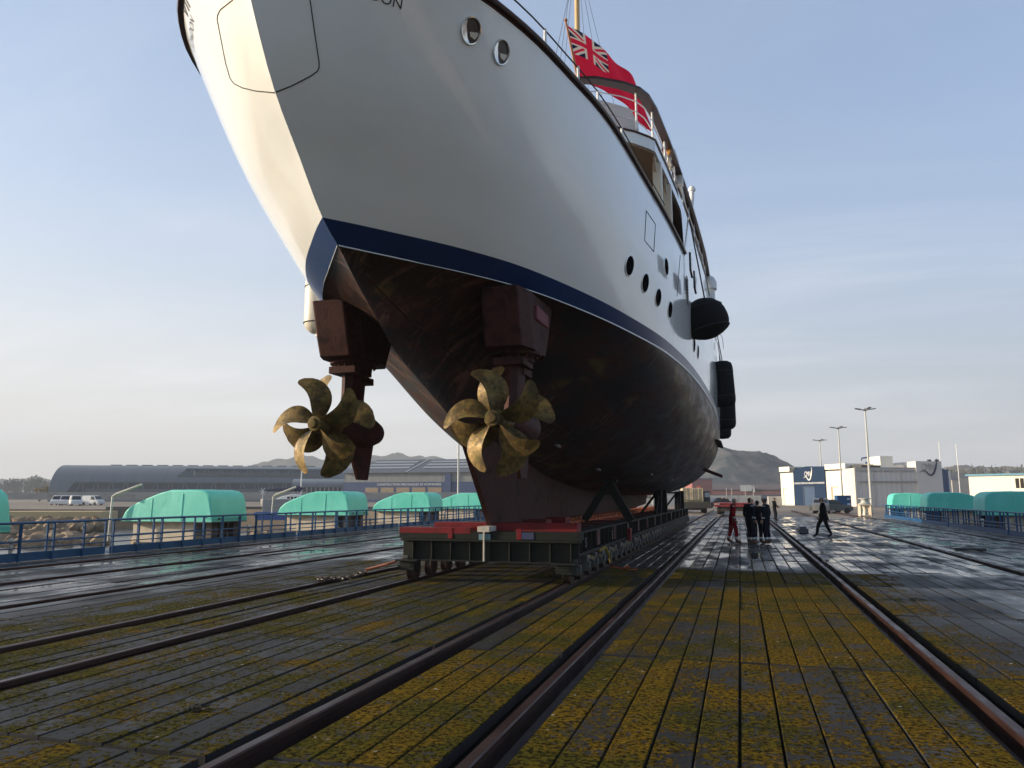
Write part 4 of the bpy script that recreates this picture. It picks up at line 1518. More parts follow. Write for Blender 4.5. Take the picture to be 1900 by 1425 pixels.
# capstan at the far right corner of the platform
p = onZ(1606, 958, 0.0)
cpn = empty('capstan', p, 'cream four legged capstan at the far right corner of the platform', 'capstan')
mb = MB()
for a in (-1, 1):
    for b2 in (-1, 1):
        mb.bar((a * 0.42, b2 * 0.4, 0), (a * 0.40, b2 * 0.38, 0.95), 0.16, 0.16)
mb.box((-0.5, -0.48, 0.9), (0.5, 0.48, 1.02))
mb.box((-0.5, -0.48, 0.0), (0.5, 0.48, 0.1))
mb.build('frame', PED, cpn, bevel=0.02)
mb = MB()
mb.lathe([(0.22, 0.1), (0.2, 0.3), (0.14, 0.5), (0.2, 0.8), (0.24, 0.9)], 16)
mb.build('gearbox', CREAM, cpn, smooth=True)
mb = MB()
mb.lathe([(0.48, 1.02), (0.5, 1.08), (0.34, 1.14), (0.24, 1.3), (0.3, 1.42), (0.5, 1.46), (0.52, 1.52), (0.1, 1.54)], 20)
mb.build('drum', PALEM, cpn, smooth=True)

# timber block and offcut on the boards
p = onZ(1489, 988, 0.0)
mb = MB()
mb.box((-0.2, -0.9, 0.0), (0.2, 0.9, 0.22))
mb.box((-0.14, -0.85, 0.2205), (0.12, 0.8, 0.30))
tag(mb.build('timber_baulk', pm('wet_grey_timber', [(0.07, 0.07, 0.075), (0.14, 0.14, 0.145)], 5, 0.35, stretch=(4, 0.5, 4)), None, bevel=0.015, loc=(p.x, p.y, 0.004)), 'grey wet timber baulk lying left of the walking man', 'timber')
p = onZ(1802, 1021, 0.0)
mb = MB()
mb.box((-0.45, -0.12, 0.0), (0.4, 0.1, 0.07))
tag(mb.build('plank_offcut', pm('dark_offcut', [(0.02, 0.02, 0.02), (0.04, 0.036, 0.03)], 5, 0.5), None, bevel=0.01, loc=(p.x, p.y, 0.004)), 'dark plank offcut on the wet boards by the right railings', 'plank')
p = onZ(365, 1316, 0.0)
mb = MB()
r5 = random.Random(4)
for k in range(22):
    a, d = r5.uniform(0, 6.28), r5.uniform(0, 0.1)
    c = Vector((math.cos(a) * d * 1.6, math.sin(a) * d, r5.uniform(0.004, 0.02)))
    mb.tube([c, c + Vector((r5.uniform(-.06, .06), r5.uniform(-.06, .06), r5.uniform(-.004, .012)))], 0.007, 5)
tag(mb.build('dried_seaweed_tuft', pm('dark_weed', [(0.02, 0.016, 0.01), (0.05, 0.04, 0.02)], 9, 0.9), None, loc=(p.x, p.y, 0.002)), 'small dark dried weed tuft on the mossy boards at lower left', 'weed tuft')
# ------------------------------------------------------------------ people
SKIN = pm('skin', [(0.42, 0.24, 0.16), (0.48, 0.28, 0.19)], 8, 0.55)
NAVY = pm('navy_coverall_cloth', [(0.005, 0.007, 0.015), (0.008, 0.011, 0.022)], 9, 0.9, spec=0.1, bump=0.4, bscale=14)
REDC = pm('red_coverall_cloth', [(0.24, 0.006, 0.014), (0.32, 0.010, 0.020)], 9, 0.9, spec=0.1, bump=0.4, bscale=14)
REFL = pm('reflective_band', [(0.66, 0.68, 0.68)], 9, 0.4)
BOOT = pm('tan_boot_leather', [(0.19, 0.075, 0.035), (0.15, 0.06, 0.03)], 9, 0.6)
BLKC = pm('black_coat_cloth', [(0.004, 0.004, 0.005), (0.007, 0.007, 0.008)], 9, 0.9, spec=0.1, bump=0.3, bscale=14)
DARKT = pm('dark_trousers', [(0.007, 0.008, 0.011), (0.011, 0.012, 0.016)], 9, 0.9, spec=0.1)
BLKL = pm('black_shoe_leather', [(0.010, 0.009, 0.009)], 9, 0.4)
GREYW = pm('grey_wool', [(0.25, 0.26, 0.27), (0.33, 0.34, 0.35)], 14, 0.95)
HAIRD = pm('dark_hair', [(0.012, 0.009, 0.008), (0.022, 0.016, 0.012)], 20, 0.7)
HAIRF = pm('fair_hair', [(0.36, 0.25, 0.14), (0.42, 0.30, 0.18)], 20, 0.7)


def person(loc, rz, label, top, legs, shoes, pose='stand', height=1.72, hair=HAIRD, cap=None, bands=False, coat=False, group=None, seed=0, lean=0.0):
    r_ = random.Random(seed)
    sc = height / 1.75
    J = {}
    lx = lean
    J['pelvis'] = (0, 0, 0.96, 0.150, 0.115)
    J['waist'] = (0.01 * 1, 0.01 + lx * 0.3, 1.10, 0.140, 0.105)
    J['chest'] = (0, 0.0 + lx * 0.7, 1.30, 0.165, 0.120)
    J['neck'] = (0, 0.02 + lx, 1.475, 0.060, 0.062)
    J['chin'] = (0, 0.05 + lx * 1.1, 1.545, 0.066, 0.078)
    J['head'] = (0, 0.045 + lx * 1.15, 1.63, 0.078, 0.098)
    J['crown'] = (0, 0.03 + lx * 1.15, 1.70, 0.062, 0.076)
    st = pose in ('walk', 'stroll')
    for s, k in ((-1, 'l'), (1, 'r')):
        fw = (0.30 if s > 0 else -0.26) if pose == 'walk' else ((0.12 if s > 0 else -0.14) if st else r_.uniform(-0.07, 0.07))
        kb = 0.05
        J['sh' + k] = (s * 0.172, 0.0 + lx * 0.85, 1.405, 0.072, 0.072)
        if pose == 'work':          # forearms brought together in front
            J['el' + k] = (s * 0.235, 0.05 + lx, 1.13, 0.052, 0.052)
            J['wr' + k] = (s * (0.13 if s > 0 else 0.19), 0.25 + lx, 1.02, 0.036, 0.036)
        elif st:
            J['el' + k] = (s * 0.26, -fw * 0.45, 1.12, 0.054, 0.054)
            J['wr' + k] = (s * 0.255, -fw * 0.5 + 0.12, 0.88, 0.036, 0.036)
        else:
            J['el' + k] = (s * 0.245, -0.03 + lx * 0.7, 1.12, 0.054, 0.054)
            J['wr' + k] = (s * 0.235, 0.07 + lx * 0.7, 0.88, 0.036, 0.036)
        J['hip' + k] = (s * 0.095, 0, 0.90, 0.100, 0.105)
        J['kn' + k] = (s * 0.11, fw * 0.55 + kb, 0.50, 0.080, 0.084)
        J['an' + k] = (s * 0.115, fw - 0.01, 0.10 + (0.03 if st and s < 0 else 0), 0.070 if legs is not DARKT else 0.055, 0.070)
        J['to' + k] = (s * 0.13, fw + 0.17, 0.045, 0.045, 0.04)
    bones = [('pelvis', 'waist'), ('waist', 'chest'), ('chest', 'neck'), ('neck', 'chin'), ('chin', 'head'), ('head', 'crown')]
    for k in 'lr':
        bones += [('chest', 'sh' + k), ('sh' + k, 'el' + k), ('el' + k, 'wr' + k), ('pelvis', 'hip' + k), ('hip' + k, 'kn' + k), ('kn' + k, 'an' + k), ('an' + k, 'to' + k)]
    names = list(J)
    me = bpy.data.meshes.new('body')
    me.from_pydata([J[n][:3] for n in names], [(names.index(a), names.index(b)) for a, b in bones], [])
    o = bpy.data.objects.new('person', me)
    COL.objects.link(o)
    md = o.modifiers.new('skin', 'SKIN')
    md.use_smooth_shade = True
    for i, n in enumerate(names):
        me.skin_vertices[0].data[i].radius = J[n][3:5]
        me.skin_vertices[0].data[i].use_root = (n == 'pelvis')
    sb = o.modifiers.new('sub', 'SUBSURF')
    sb.levels = sb.render_levels = 2
    dg = bpy.context.evaluated_depsgraph_get()
    ev = o.evaluated_get(dg)
    m2 = bpy.data.meshes.new_from_object(ev)
    o.modifiers.clear()
    o.data = m2
    mats = [top, legs, shoes, SKIN, REFL, cap or hair]
    m2.materials.clear()
    for m in mats:
        m2.materials.append(m)

    def seg_d(p, a, b):
        a, b = Vector(J[a][:3]), Vector(J[b][:3])
        d = b - a
        t = max(0, min(1, (p - a).dot(d) / d.length_squared))
        return (p - a - d * t).length, t
    for p in m2.polygons:
        c = p.center
        best = min(((seg_d(c, a, b)[0], a, b) for a, b in bones))
        d, a, b = best
        t = seg_d(c, a, b)[1]
        mi = 0
        if a in ('neck', 'chin', 'head') or (a == 'chest' and b == 'neck' and c.z > 1.47):
            mi = 3
            hz = c.z - (J['head'][2])
            if c.z > J['head'][2] + 0.045 or (c.y < J['head'][1] - 0.02 and c.z > J['neck'][2] + 0.045):
                mi = 5
        elif a.startswith('an'):
            mi = 2
        elif a.startswith('kn'):
            mi = 2 if t > 0.86 else (4 if bands and 0.60 < t < 0.80 else 1)
        elif a.startswith('hip') or (a == 'pelvis'):
            mi = 1
        elif a.startswith('el'):
            mi = 3 if t > 0.96 else (4 if bands and 0.45 < t < 0.72 else 0)
        elif a.startswith('sh') and bands and t < 0.34 and c.z > 1.40:
            mi = 4
        p.material_index = mi
        p.use_smooth = True
    # hands: palm and five curled fingers each
    hb = MB()
    for s, k in ((-1, 'l'), (1, 'r')):
        e, w = Vector(J['el' + k][:3]), Vector(J['wr' + k][:3])
        d = (w - e).normalized()
        sd = d.cross(Vector((s, 0, 0))).normalized()
        inn = Vector((-s, 0, 0))
        palm = w + d * 0.085
        hb.tube([w - d * 0.02, w + d * 0.03, w + d * 0.075, palm], [0.028, 0.033, 0.037, 0.03], 8, 3)
        for i, ln in enumerate((0.062, 0.074, 0.070, 0.052)):
            b0 = palm - d * 0.01 + sd * (i - 1.5) * 0.019
            b1 = b0 + d * ln * 0.55 + inn * 0.008
            hb.tube([b0, b1, b1 + d * ln * 0.3 + inn * 0.026], [0.010, 0.009, 0.007], 6, 3)
        t0 = w + d * 0.03 + sd * -0.028
        hb.tube([t0, t0 + d * 0.03 - sd * 0.025, t0 + d * 0.062 - sd * 0.026 + inn * 0.012], [0.012, 0.011, 0.008], 6, 3)
    # nose, ears
    hc = Vector(J['head'][:3])
    hb.tube([hc + Vector((0, 0.082, 0.005)), hc + Vector((0, 0.112, -0.03)), hc + Vector((0, 0.09, -0.04))], [0.010, 0.014, 0.010], 6, 3)
    for s in (-1, 1):
        hb.tube([hc + Vector((s * 0.072, 0.0, 0.01)), hc + Vector((s * 0.09, -0.01, -0.01)), hc + Vector((s * 0.075, 0.0, -0.04))], [0.012, 0.02, 0.01], 6, 3)
    if coat:
        ring = []
        for z, rx, ry, off in ((1.30, 0.185, 0.135, 0.0), (1.1, 0.185, 0.14, 0.0), (0.92, 0.215, 0.18, 0.0), (0.74, 0.245, 0.22, -0.01)):
            ring.append([Vector((rx * math.cos(u), ry * math.sin(u) + off, z + 0.012 * math.sin(4 * u))) for u in [2 * math.pi * i / 22 for i in range(22)]])
        hb.grid(ring, close=True)
    bm = bmesh.new()
    bm.from_mesh(m2)
    off = len(bm.verts)
    vs = [bm.verts.new(p) for p in hb.v]
    for f, mi in zip(hb.f, hb.m):
        try:
            nf = bm.faces.new([vs[i] for i in f])
            nf.material_index = mi
            nf.smooth = True
        except ValueError:
            pass
    if bands == 'back':
        pass
    bm.to_mesh(m2)
    bm.free()
    zmin = min(v.co.z for v in m2.vertices)
    for v in m2.vertices:
        v.co.z -= zmin
        v.co *= sc
    o.location = (loc[0], loc[1], loc[2] + 0.004)
    o.rotation_euler = (0, 0, rz)
    tag(o, label, 'person', group)
    return o


g1 = 'workers standing together on the platform'
p = onZ(1360, 1008, 0)
person(p, R(-72), 'worker in red coverall and grey woolly hat walking on the boards', REDC, REDC, BOOT, 'stroll', 1.68, cap=GREYW, bands=True, group=g1, seed=1, lean=0.06)
p = onZ(1392, 1009.5, 0)
person(p, R(-48), 'worker in navy coverall with white shoulder bands, leftmost of the dark group', NAVY, NAVY, BOOT, 'stand', 1.70, bands=True, group=g1, seed=2, lean=0.02)
p = onZ(1407, 1008, 0)
person(p, R(-15), 'shortest worker in navy coverall, between two taller dark workers', NAVY, NAVY, BOOT, 'work', 1.60, bands=True, group=g1, seed=3, lean=0.05)
p = onZ(1424, 1009.5, 0)
person(p, R(62), 'worker in navy coverall with tan boots, rightmost of the dark group', NAVY, NAVY, BOOT, 'stand', 1.69, bands=True, group=g1, seed=4)
p = onZ(1398, 1000, 0)
person(p, R(170), 'fair haired person mostly hidden behind the dark coverall group', pm('pale_jacket_cloth', [(0.40, 0.30, 0.27)], 8, 0.8), DARKT, BLKL, 'stand', 1.66, hair=HAIRF, seed=5)
p = onZ(1438, 966, 0)
person(p, R(-70), 'lone far man in dark jacket standing where the boards end', BLKC, DARKT, BLKL, 'work', 1.66, seed=6)
p = onZ(1530, 996.5, 0)
person(p, R(90) + R(8), 'man in black coat and dark trousers striding left across wet boards', BLKC, DARKT, BLKL, 'walk', 1.70, coat=True, seed=7)
for px, f, lab, sd in ((1340, 118, 'distant person standing beside the black car behind the red trailer', 8), (1349, 110, 'distant person close to the red trailer, right of the one by the car', 9)):
    p = bk(px, 920, f)
    person((p.x, p.y, -0.1), R(160), lab, BLKC, DARKT, BLKL, 'stand', 1.68, seed=sd)

# ------------------------------------------------------------------ ground, water, shore
def soil_mat():
    m, nt, b = newmat('brown_quay_soil')
    g = NG(nt)
    pos = nt.nodes.new('ShaderNodeNewGeometry').outputs['Position']
    n = g.noise(pos, 0.12, 6, 0.65)
    c = g.mix(g.step(n, 0.35, 0.65), (0.17, 0.125, 0.085), (0.30, 0.235, 0.165))
    k = g.noise(pos, 0.9, 6, 0.65)
    c = g.mix(g.step(k, 0.45, 0.7, 0, 0.6), c, (0.13, 0.115, 0.10))
    g.put(b.inputs['Base Color'], c)
    b.inputs['Roughness'].default_value = 0.75
    g.put(b.inputs['Normal'], g.bump(k, 0.4, 0.05))
    return m


GZ = -0.17
mb = MB()
shore = [cf(-2500, 112, GZ), cf(-180, 112, GZ), cf(-95, 112, GZ), cf(-40, 108, GZ), Vector((-36, 92, GZ)), Vector((-27, 80, GZ)), Vector((-27, 68.05, GZ)), Vector((22, 68.05, GZ)), Vector((24, -80, GZ)), Vector((3000, -80, GZ)), Vector((3500, 5500, GZ)), Vector((-4200, 5500, GZ))]
mb.add(shore, [tuple(range(len(shore)))])
skirt = shore[:9]
for a, b2 in zip(skirt, skirt[1:]):
    mb.add([a, b2, b2 + Vector((0, 0, -4)), a + Vector((0, 0, -4))], [(0, 1, 2, 3)])
gr_o = mb.build('ground', soil_mat())
bm = bmesh.new()
bm.from_mesh(gr_o.data)
bmesh.ops.triangulate(bm, faces=[f for f in bm.faces if len(f.verts) > 4])
bm.to_mesh(gr_o.data)
bm.free()
tag(gr_o, kind='structure')


def water_mat():
    m, nt, b = newmat('harbour_water')
    g = NG(nt)
    pos = nt.nodes.new('ShaderNodeNewGeometry').outputs['Position']
    b.inputs['Base Color'].default_value = (0.06, 0.075, 0.075, 1)
    b.inputs['Roughness'].default_value = 0.12
    n = g.noise(pos, 1.3, 5, 0.6)
    g.put(b.inputs['Normal'], g.bump(n, 0.5, 0.15))
    return m


mb = MB()
mb.add([(-4200, -600, -2.6), (60, -600, -2.6), (60, 1200, -2.6), (-4200, 1200, -2.6)], [(0, 1, 2, 3)])
tag(mb.build('water', water_mat()), kind='structure')

CONC = pm('weathered_concrete', [(0.26, 0.25, 0.235), (0.34, 0.33, 0.31), (0.20, 0.19, 0.18)], 0.25, 0.8, stretch=(1, 1, 2.5))
TANC = pm('tan_concrete', [(0.50, 0.37, 0.19), (0.58, 0.45, 0.25)], 0.3, 0.85, stretch=(1, 1, 2))
DKC = pm('dark_quay_concrete', [(0.10, 0.085, 0.07), (0.16, 0.14, 0.115)], 0.3, 0.85)
rt = Vector((math.cos(YAW), math.sin(YAW), 0))
fw = Vector((-math.sin(YAW), math.cos(YAW), 0))
CAMROT = Matrix.Rotation(YAW, 4, 'Z')


def wall(name, px0, px1, f, pyt, pyb, th, mat, label, cat='wall', f1=None):
    f1 = f1 or f
    a, b2 = bk(px0, pyt, f), bk(px1, pyt, f1)
    zb = bk(px0, pyb, f).z
    org = Vector((a.x, a.y, zb))
    ax = (Vector((b2.x, b2.y, 0)) - Vector((a.x, a.y, 0)))
    L_ = ax.length
    o = None
    mb = MB()
    mb.box((0, 0, 0), (L_, th, a.z - zb))
    o = mb.build(name, mat, None, bevel=0.05, loc=org)
    o.rotation_euler = (0, 0, math.atan2(ax.y, ax.x))
    return tag(o, label, cat)


wall('sea_wall', -160, 900, 185, 913.5, 927, 3.0, CONC, 'long pale grey concrete sea wall below the curved roof hangar')
wall('jetty_wall', -60, 190, 100, 949, 968, 4.0, TANC, 'low tan concrete jetty wall above the boulders at left')
wall('quay_wall', 196, 700, 109, 940, 962, 2.0, DKC, 'dark brown quay wall right of the tan jetty')
wall('quay_block', 487, 560, 96, 926, 957, 3.0, CONC, 'pale grey concrete quay block below the sailing boat')
mb = MB()
a = bk(470, 951, 92)
mb.prism([(0, 0, 0), (6.5, 0, 0), (6.2, 0, -0.9), (0.3, 0, -0.9)], (0, 2.2, 0))
mb.box((0.2, 0.2, 0.001), (6.2, 2.0, 0.06))
o = mb.build('moored_barge', pm('barge_blue_paint', [(0.015, 0.06, 0.26), (0.02, 0.08, 0.30)], 2, 0.4), None, bevel=0.04, loc=a)
o.rotation_euler = (0, 0, YAW)
tag(o, 'bright blue barge hull moored below the pale quay block', 'barge')

ROCK = pm('tan_boulder', [(0.12, 0.075, 0.042), (0.26, 0.175, 0.10), (0.36, 0.265, 0.165)], 0.8, 0.85, bump=0.5, bscale=5)
r7 = random.Random(3)
rock_meshes = []
for k in range(7):
    bm = bmesh.new()
    bmesh.ops.create_icosphere(bm, subdivisions=2, radius=1.0)
    pl = [(Vector((r7.gauss(0, 1), r7.gauss(0, 1), r7.gauss(0, 1))).normalized(), r7.uniform(0.45, 0.8)) for _ in range(9)]
    for v in bm.verts:
        for n, d in pl:
            ex = v.co.dot(n) - d
            if ex > 0:
                v.co -= n * ex
        v.co *= 1 + 0.1 * mnoise.noise(v.co * 2 + Vector((k * 9, 0, 0)))
    me = bpy.data.meshes.new('boulder')
    bm.to_mesh(me)
    bm.free()
    me.materials.append(ROCK)
    rock_meshes.append(me)
cnt = 0
for row in range(9):
    t = row / 8
    f = 67 + 30 * t
    z = -2.6 + 1.25 * t
    pmax = 138 - 10 * t + 60 * (t > 0.55)
    px = -120
    while px < pmax:
        s = r7.uniform(0.62, 1.25) * (1.15 - 0.25 * t)
        p = bk(px + r7.uniform(-4, 4), 930, f + r7.uniform(-1.5, 1.5))
        o = bpy.data.objects.new('boulder', rock_meshes[cnt % 7])
        COL.objects.link(o)
        o.location = (p.x, p.y, z + r7.uniform(-0.15, 0.2))
        o.scale = (s * r7.uniform(0.9, 1.3), s * r7.uniform(0.8, 1.1), s * r7.uniform(0.55, 0.8))
        o.rotation_euler = (r7.uniform(-.4, .4), r7.uniform(-.4, .4), r7.uniform(0, 6.28))
        tag(o, 'tan boulder of the rock slope behind the left railings', 'boulder', 'boulders of the rock slope')
        cnt += 1
        px += r7.uniform(15, 23) * s
for px, f in ((169, 70), (190, 69), (262, 64), (475, 72), (494, 72)):
    p = bk(px, 990, f)
    o = bpy.data.objects.new('boulder', rock_meshes[px % 7])
    COL.objects.link(o)
    o.location = (p.x, p.y, -2.2)
    o.scale = (1.2, 1.0, 0.9)
    tag(o, 'tan boulder of the rock slope behind the left railings', 'boulder', 'boulders of the rock slope')

# ------------------------------------------------------------------ buildings
ROOF = pm('corrugated_grey_roof', [(0.13, 0.145, 0.155), (0.17, 0.185, 0.195)], 0.06, 0.45, stretch=(14, 0.2, 0.2))
DKBAND = pm('dark_glazing_band', [(0.030, 0.036, 0.042), (0.055, 0.062, 0.07)], 0.3, 0.3)
STRUT = pm('grey_strut', [(0.13, 0.15, 0.165)], 1, 0.5)
GREYWALL = pm('grey_cladding', [(0.20, 0.21, 0.21), (0.25, 0.26, 0.26)], 0.2, 0.6, stretch=(6, 1, 1))
NAVYW = pm('navy_cladding', [(0.018, 0.045, 0.13), (0.024, 0.058, 0.155)], 0.3, 0.5)
NAVYL = pm('slate_blue_cladding', [(0.011, 0.027, 0.066), (0.015, 0.034, 0.078)], 0.3, 0.8, spec=0.1)
TANW = pm('tan_window_blind', [(0.27, 0.20, 0.13), (0.32, 0.24, 0.16)], 0.8, 0.4)
WCLAD = pm('white_cladding', [(0.82, 0.76, 0.64), (0.86, 0.80, 0.68)], 0.25, 0.6)
WLET = pm('white_lettering', [(0.80, 0.80, 0.80)], 1, 0.5)
GLET = pm('grey_lettering', [(0.38, 0.36, 0.34)], 1, 0.5)


def frame_at(px0, px1, f0, f1, zb):
    """local frame: x along the front from px0 to px1, y away, z up"""
    a, b2 = bk(px0, 921, f0), bk(px1, 921, f1)
    ax = Vector((b2.x - a.x, b2.y - a.y, 0))
    return Vector((a.x, a.y, zb)), math.atan2(ax.y, ax.x), ax.length


# hangar with a curved roof
org, rz, L_ = frame_at(88, 652, 250, 268, GZ)
hg = empty('curved_hangar', org, 'long grey hangar with barrel curved roof and dark window strips at left', 'hangar', rz=rz)


def arc(t):   # 0 eaves .. 1 ridge
    a = t * math.pi / 2
    return 13.0 * (1 - math.cos(a)) + 0.0, 1.6 + 10.9 * math.sin(a)


mb = MB()
rows = []
for i in range(25):
    t = i / 24
    d, z = arc(t)
    rows.append([Vector((0, d, z)), Vector((L_ * 0.86, d, z)), Vector((L_ - (0 if t < 0.8 else (t - 0.8) * 20), d, z))])
for i in range(23, -1, -1):
    d, z = arc(i / 24)
    rows.append([Vector((0, 26 - d, z)), Vector((L_ * 0.86, 26 - d, z)), Vector((L_ - (0 if i < 19 else (i / 24 - 0.8) * 20), 26 - d, z))])
mb.grid(rows)
mb.add([r[0] for r in rows], [tuple(range(len(rows)))])
mb.add([r[2] for r in rows], [tuple(range(len(rows)))])
mb.build('roof', ROOF, hg, smooth=True, angle=30)
mb = MB()
mb.box((0.1, 0.1, 0), (L_ - 0.1, 25.9, 1.65))
mb.build('wall', GREYWALL, hg)


def strip(x0, x1, t0, t1, ntr):
    d0, z0 = arc(t0)
    d1, z1 = arc(t1)
    mb = MB()
    mb.add([(x0 - 2, d0 - 0.15, z0), (x1, d0 - 0.15, z0), (x1, d1 - 0.25, z1 + 0.1), (x0, d1 - 0.25, z1 + 0.1), (x0 - 2, d0 + 1.2, z0 - 0.1), (x1, d0 + 1.2, z0 - 0.1), (x1, d1 + 1.2, z1 - 0.2), (x0, d1 + 1.2, z1 - 0.2)],
           [(0, 1, 2, 3), (7, 6, 5, 4), (0, 4, 5, 1), (1, 5, 6, 2), (2, 6, 7, 3), (3, 7, 4, 0)])
    w = mb.build('window_strip', DKBAND, hg)
    mb = MB()
    for k in range(ntr):
        x = x0 + (x1 - x0) * (k + 0.5) / ntr
        mb.bar((x - 1.2, d0 - 0.3, z0), (x - 0.3, d1 - 0.4, z1), 0.3, 0.25, (0, 1, 0))
        mb.bar((x + 1.2, d0 - 0.3, z0), (x + 0.3, d1 - 0.4, z1), 0.3, 0.25, (0, 1, 0))
    mb.bar((x0, d1 - 0.45, z1 + 0.15), (x1, d1 - 0.45, z1 + 0.15), 0.35, 0.5)
    mb.bar((x0 - 2, d0 - 0.35, z0 - 0.1), (x1, d0 - 0.35, z0 - 0.1), 0.3, 0.35)
    # lighter lower panels
    mb.box((x0 + 4, d0 - 0.22, z0 + 0.2), (x1 - 0.4, d0 - 0.16, z0 + (z1 - z0) * 0.45))
    mb.build('glazing_frame', STRUT, w)


strip(L_ * 0.075, L_ * 0.98, 0.06, 0.28, 19)
strip(L_ * 0.42, L_ * 0.90, 0.46, 0.66, 10)
mb = MB()
for k in range(14):
    x = L_ * (0.15 + 0.052 * k)
    mb.box((x, 12.4, 12.3), (x + L_ * 0.035, 13.6, 12.75))
mb.build('ridge_vent', STRUT, hg)
mb = MB()
mb.tube([(L_ * 0.87, 10.4, 12.3), (L_ * 0.885, 6.0, 9.3), (L_ * 0.90, 1.2, 3.0)], 0.18, 6)
mb.box((L_ * 0.862, 3.6, 7.2), (L_ * 0.905, 5.2, 9.0))
mb.build('roof_ladder', pm('pale_ladder_metal', [(0.42, 0.44, 0.45)], 1, 0.5), hg)
# lower annex with hipped curved roof
org2, rz2, L2 = frame_at(540, 676, 236, 240, GZ)
an_ = empty('hangar_annex', org2, 'low grey annex with rounded end roof between hangar and blue works hall', 'building', rz=rz2)
mb = MB()
rows = []
for i in range(9):
    t = i / 8
    d, z = 7 * (1 - math.cos(t * math.pi / 2)), 4.6 + 2.6 * math.sin(t * math.pi / 2)
    rows.append([Vector((0, d, z)), Vector((L2 * 0.72, d, z)), Vector((L2 * (1.04 - 0.3 * t * t), d, z))])
rows.append([Vector((0, 16, 7.2)), Vector((L2 * 0.7, 16, 7.2)), Vector((L2 * 0.74, 16, 7.2))])
mb.grid(rows)
mb.build('roof', ROOF, an_, smooth=True)
mb = MB()
mb.box((0, 0.5, 0), (L2 * 0.98, 15.5, 4.6))
mb.build('wall', DKBAND, an_)
mb = MB()
for k in range(16):
    x = L2 * (0.02 + 0.06 * k)
    mb.box((x, 0.38, 0.2), (x + 0.35, 0.495, 4.55))
mb.box((0, 0.36, 2.0), (L2 * 0.98, 0.49, 2.5))
mb.build('window_mullion', pm('pale_mullion', [(0.34, 0.36, 0.37)], 1, 0.5), an_)

# works hall with lettering
org, rz, L_ = frame_at(636, 960, 236, 222, GZ)
wh = empty('works_hall', org, 'navy and grey works hall with white company lettering, behind the third winch', 'works hall', rz=rz)
mb = MB()
mb.box((0, 0, 0), (L_, 30, 6.1))
mb.build('lower_wall', NAVYW, wh)
mb = MB()
mb.box((0.3, 0.25, 6.1), (L_ - 0.3, 29.8, 8.9))
for k in range(24):
    mb.box((0.4 + k * L_ / 24.4, 0.21, 6.12), (0.5 + k * L_ / 24.4, 0.248, 8.85))
mb.build('upper_wall', GREYWALL, wh)
mb = MB()
sl_ = [(-0.6, -0.8, 8.9), (L_ + 0.6, -0.8, 8.9), (L_ - 1.5, 15, 13.6), (4.5, 15, 13.6)]
bk2 = [(-0.6, 31, 8.9), (L_ + 0.6, 31, 8.9)]
mb.add(sl_ + bk2, [(0, 1, 2, 3), (3, 2, 5, 4), (0, 3, 4), (1, 5, 2), (0, 4, 5, 1)])
mb.build('roof', pm('dark_slate_roof', [(0.060, 0.063, 0.07), (0.085, 0.088, 0.095)], 0.1, 0.5), wh)
mb = MB()


def on_roof(x, t):
    return Vector((x, -0.8 + 15.8 * t, 8.9 + 4.7 * t + 0.06))


for x0, x1 in ((0.09, 0.36), (0.44, 0.78), (0.84, 0.96)):
    for t0, t1 in ((0.30, 0.40), (0.52, 0.62), (0.74, 0.83)):
        a, b2, c, d = on_roof(L_ * x0, t0), on_roof(L_ * x1, t0), on_roof(L_ * (x1 + 0.004), t1), on_roof(L_ * (x0 + 0.006), t1)
        mb.prism([a, b2, c, d], (0, 0, 0.12))
mb.build('roof_light', pm('roof_glazing', [(0.22, 0.23, 0.24), (0.28, 0.29, 0.30)], 0.4, 0.3), wh)
mb = MB()
mb.bar(on_roof(L_ * 0.375, 0.05), on_roof(L_ * 0.405, 0.95), 0.35, 0.2)
mb.build('roof_seam', pm('pale_seam', [(0.5, 0.5, 0.5)], 1, 0.5), wh)
for k in range(5):
    x = L_ * (0.135 + 0.092 * k)
    mb = MB()
    mb.box((x, -0.06, 2.55), (x + L_ * 0.077, 0.0 - 0.003, 4.45))
    mb.build('window', TANW, wh)
mb = MB()
text_on(mb, 'CONSTRUCTIONS MECANIQUES DE NORMANDIE', 0.95, (L_ * 0.392, -0.05, 5.05), (1, 0, 0), (0, 0, 1), 0.04, width=L_ * 0.372)
mb.build('company_lettering', WLET, wh)
mb = MB()
mb.box((L_ * 0.60, -0.5, 0), (L_ * 0.635, 0.2, 8.6))
mb.build('stair_tower', NAVYW, wh)

# white and blue works building on the right
org, rz, L_ = frame_at(1450, 1590, 160, 139, GZ)
cb = empty('white_works_building', org, 'white works building with slate blue gable and company emblem, right of the hill', 'works building', rz=rz)
D_ = 22
x1, x2 = L_ * 0.205, L_ * 0.635
mb = MB()
mb.box((0, 0, 0), (x1, D_, 6.6))
mb.box((x2, 0, 0), (L_, D_, 6.6))
mb.build('wall', WCLAD, cb)
mb = MB()
mb.box((-0.15, -0.15, 6.9), (x1 * 0.72, D_, 7.9))
mb.box((x2, -0.15, 6.9), (x2 + (L_ - x2) * 0.70, D_, 7.9))
mb.build('parapet', WCLAD, cb)
mb = MB()
mb.box((0.3, 0.3, 6.6), (x1 - 0.3, D_ - 0.3, 6.9))
mb.box((x1 * 0.74, 0.2, 6.62), (x1 - 0.05, D_ - 0.3, 7.6))
mb.box((x2 + 0.3, 0.3, 6.6), (L_ - 0.3, D_ - 0.3, 6.9))
mb.box((x2 + (L_ - x2) * 0.72, 1.0, 6.9), (L_ + 0.5, 7, 7.5))
mb.build('roof_recess', pm('dark_recess', [(0.05, 0.045, 0.045)], 1, 0.7), cb)
mb = MB()
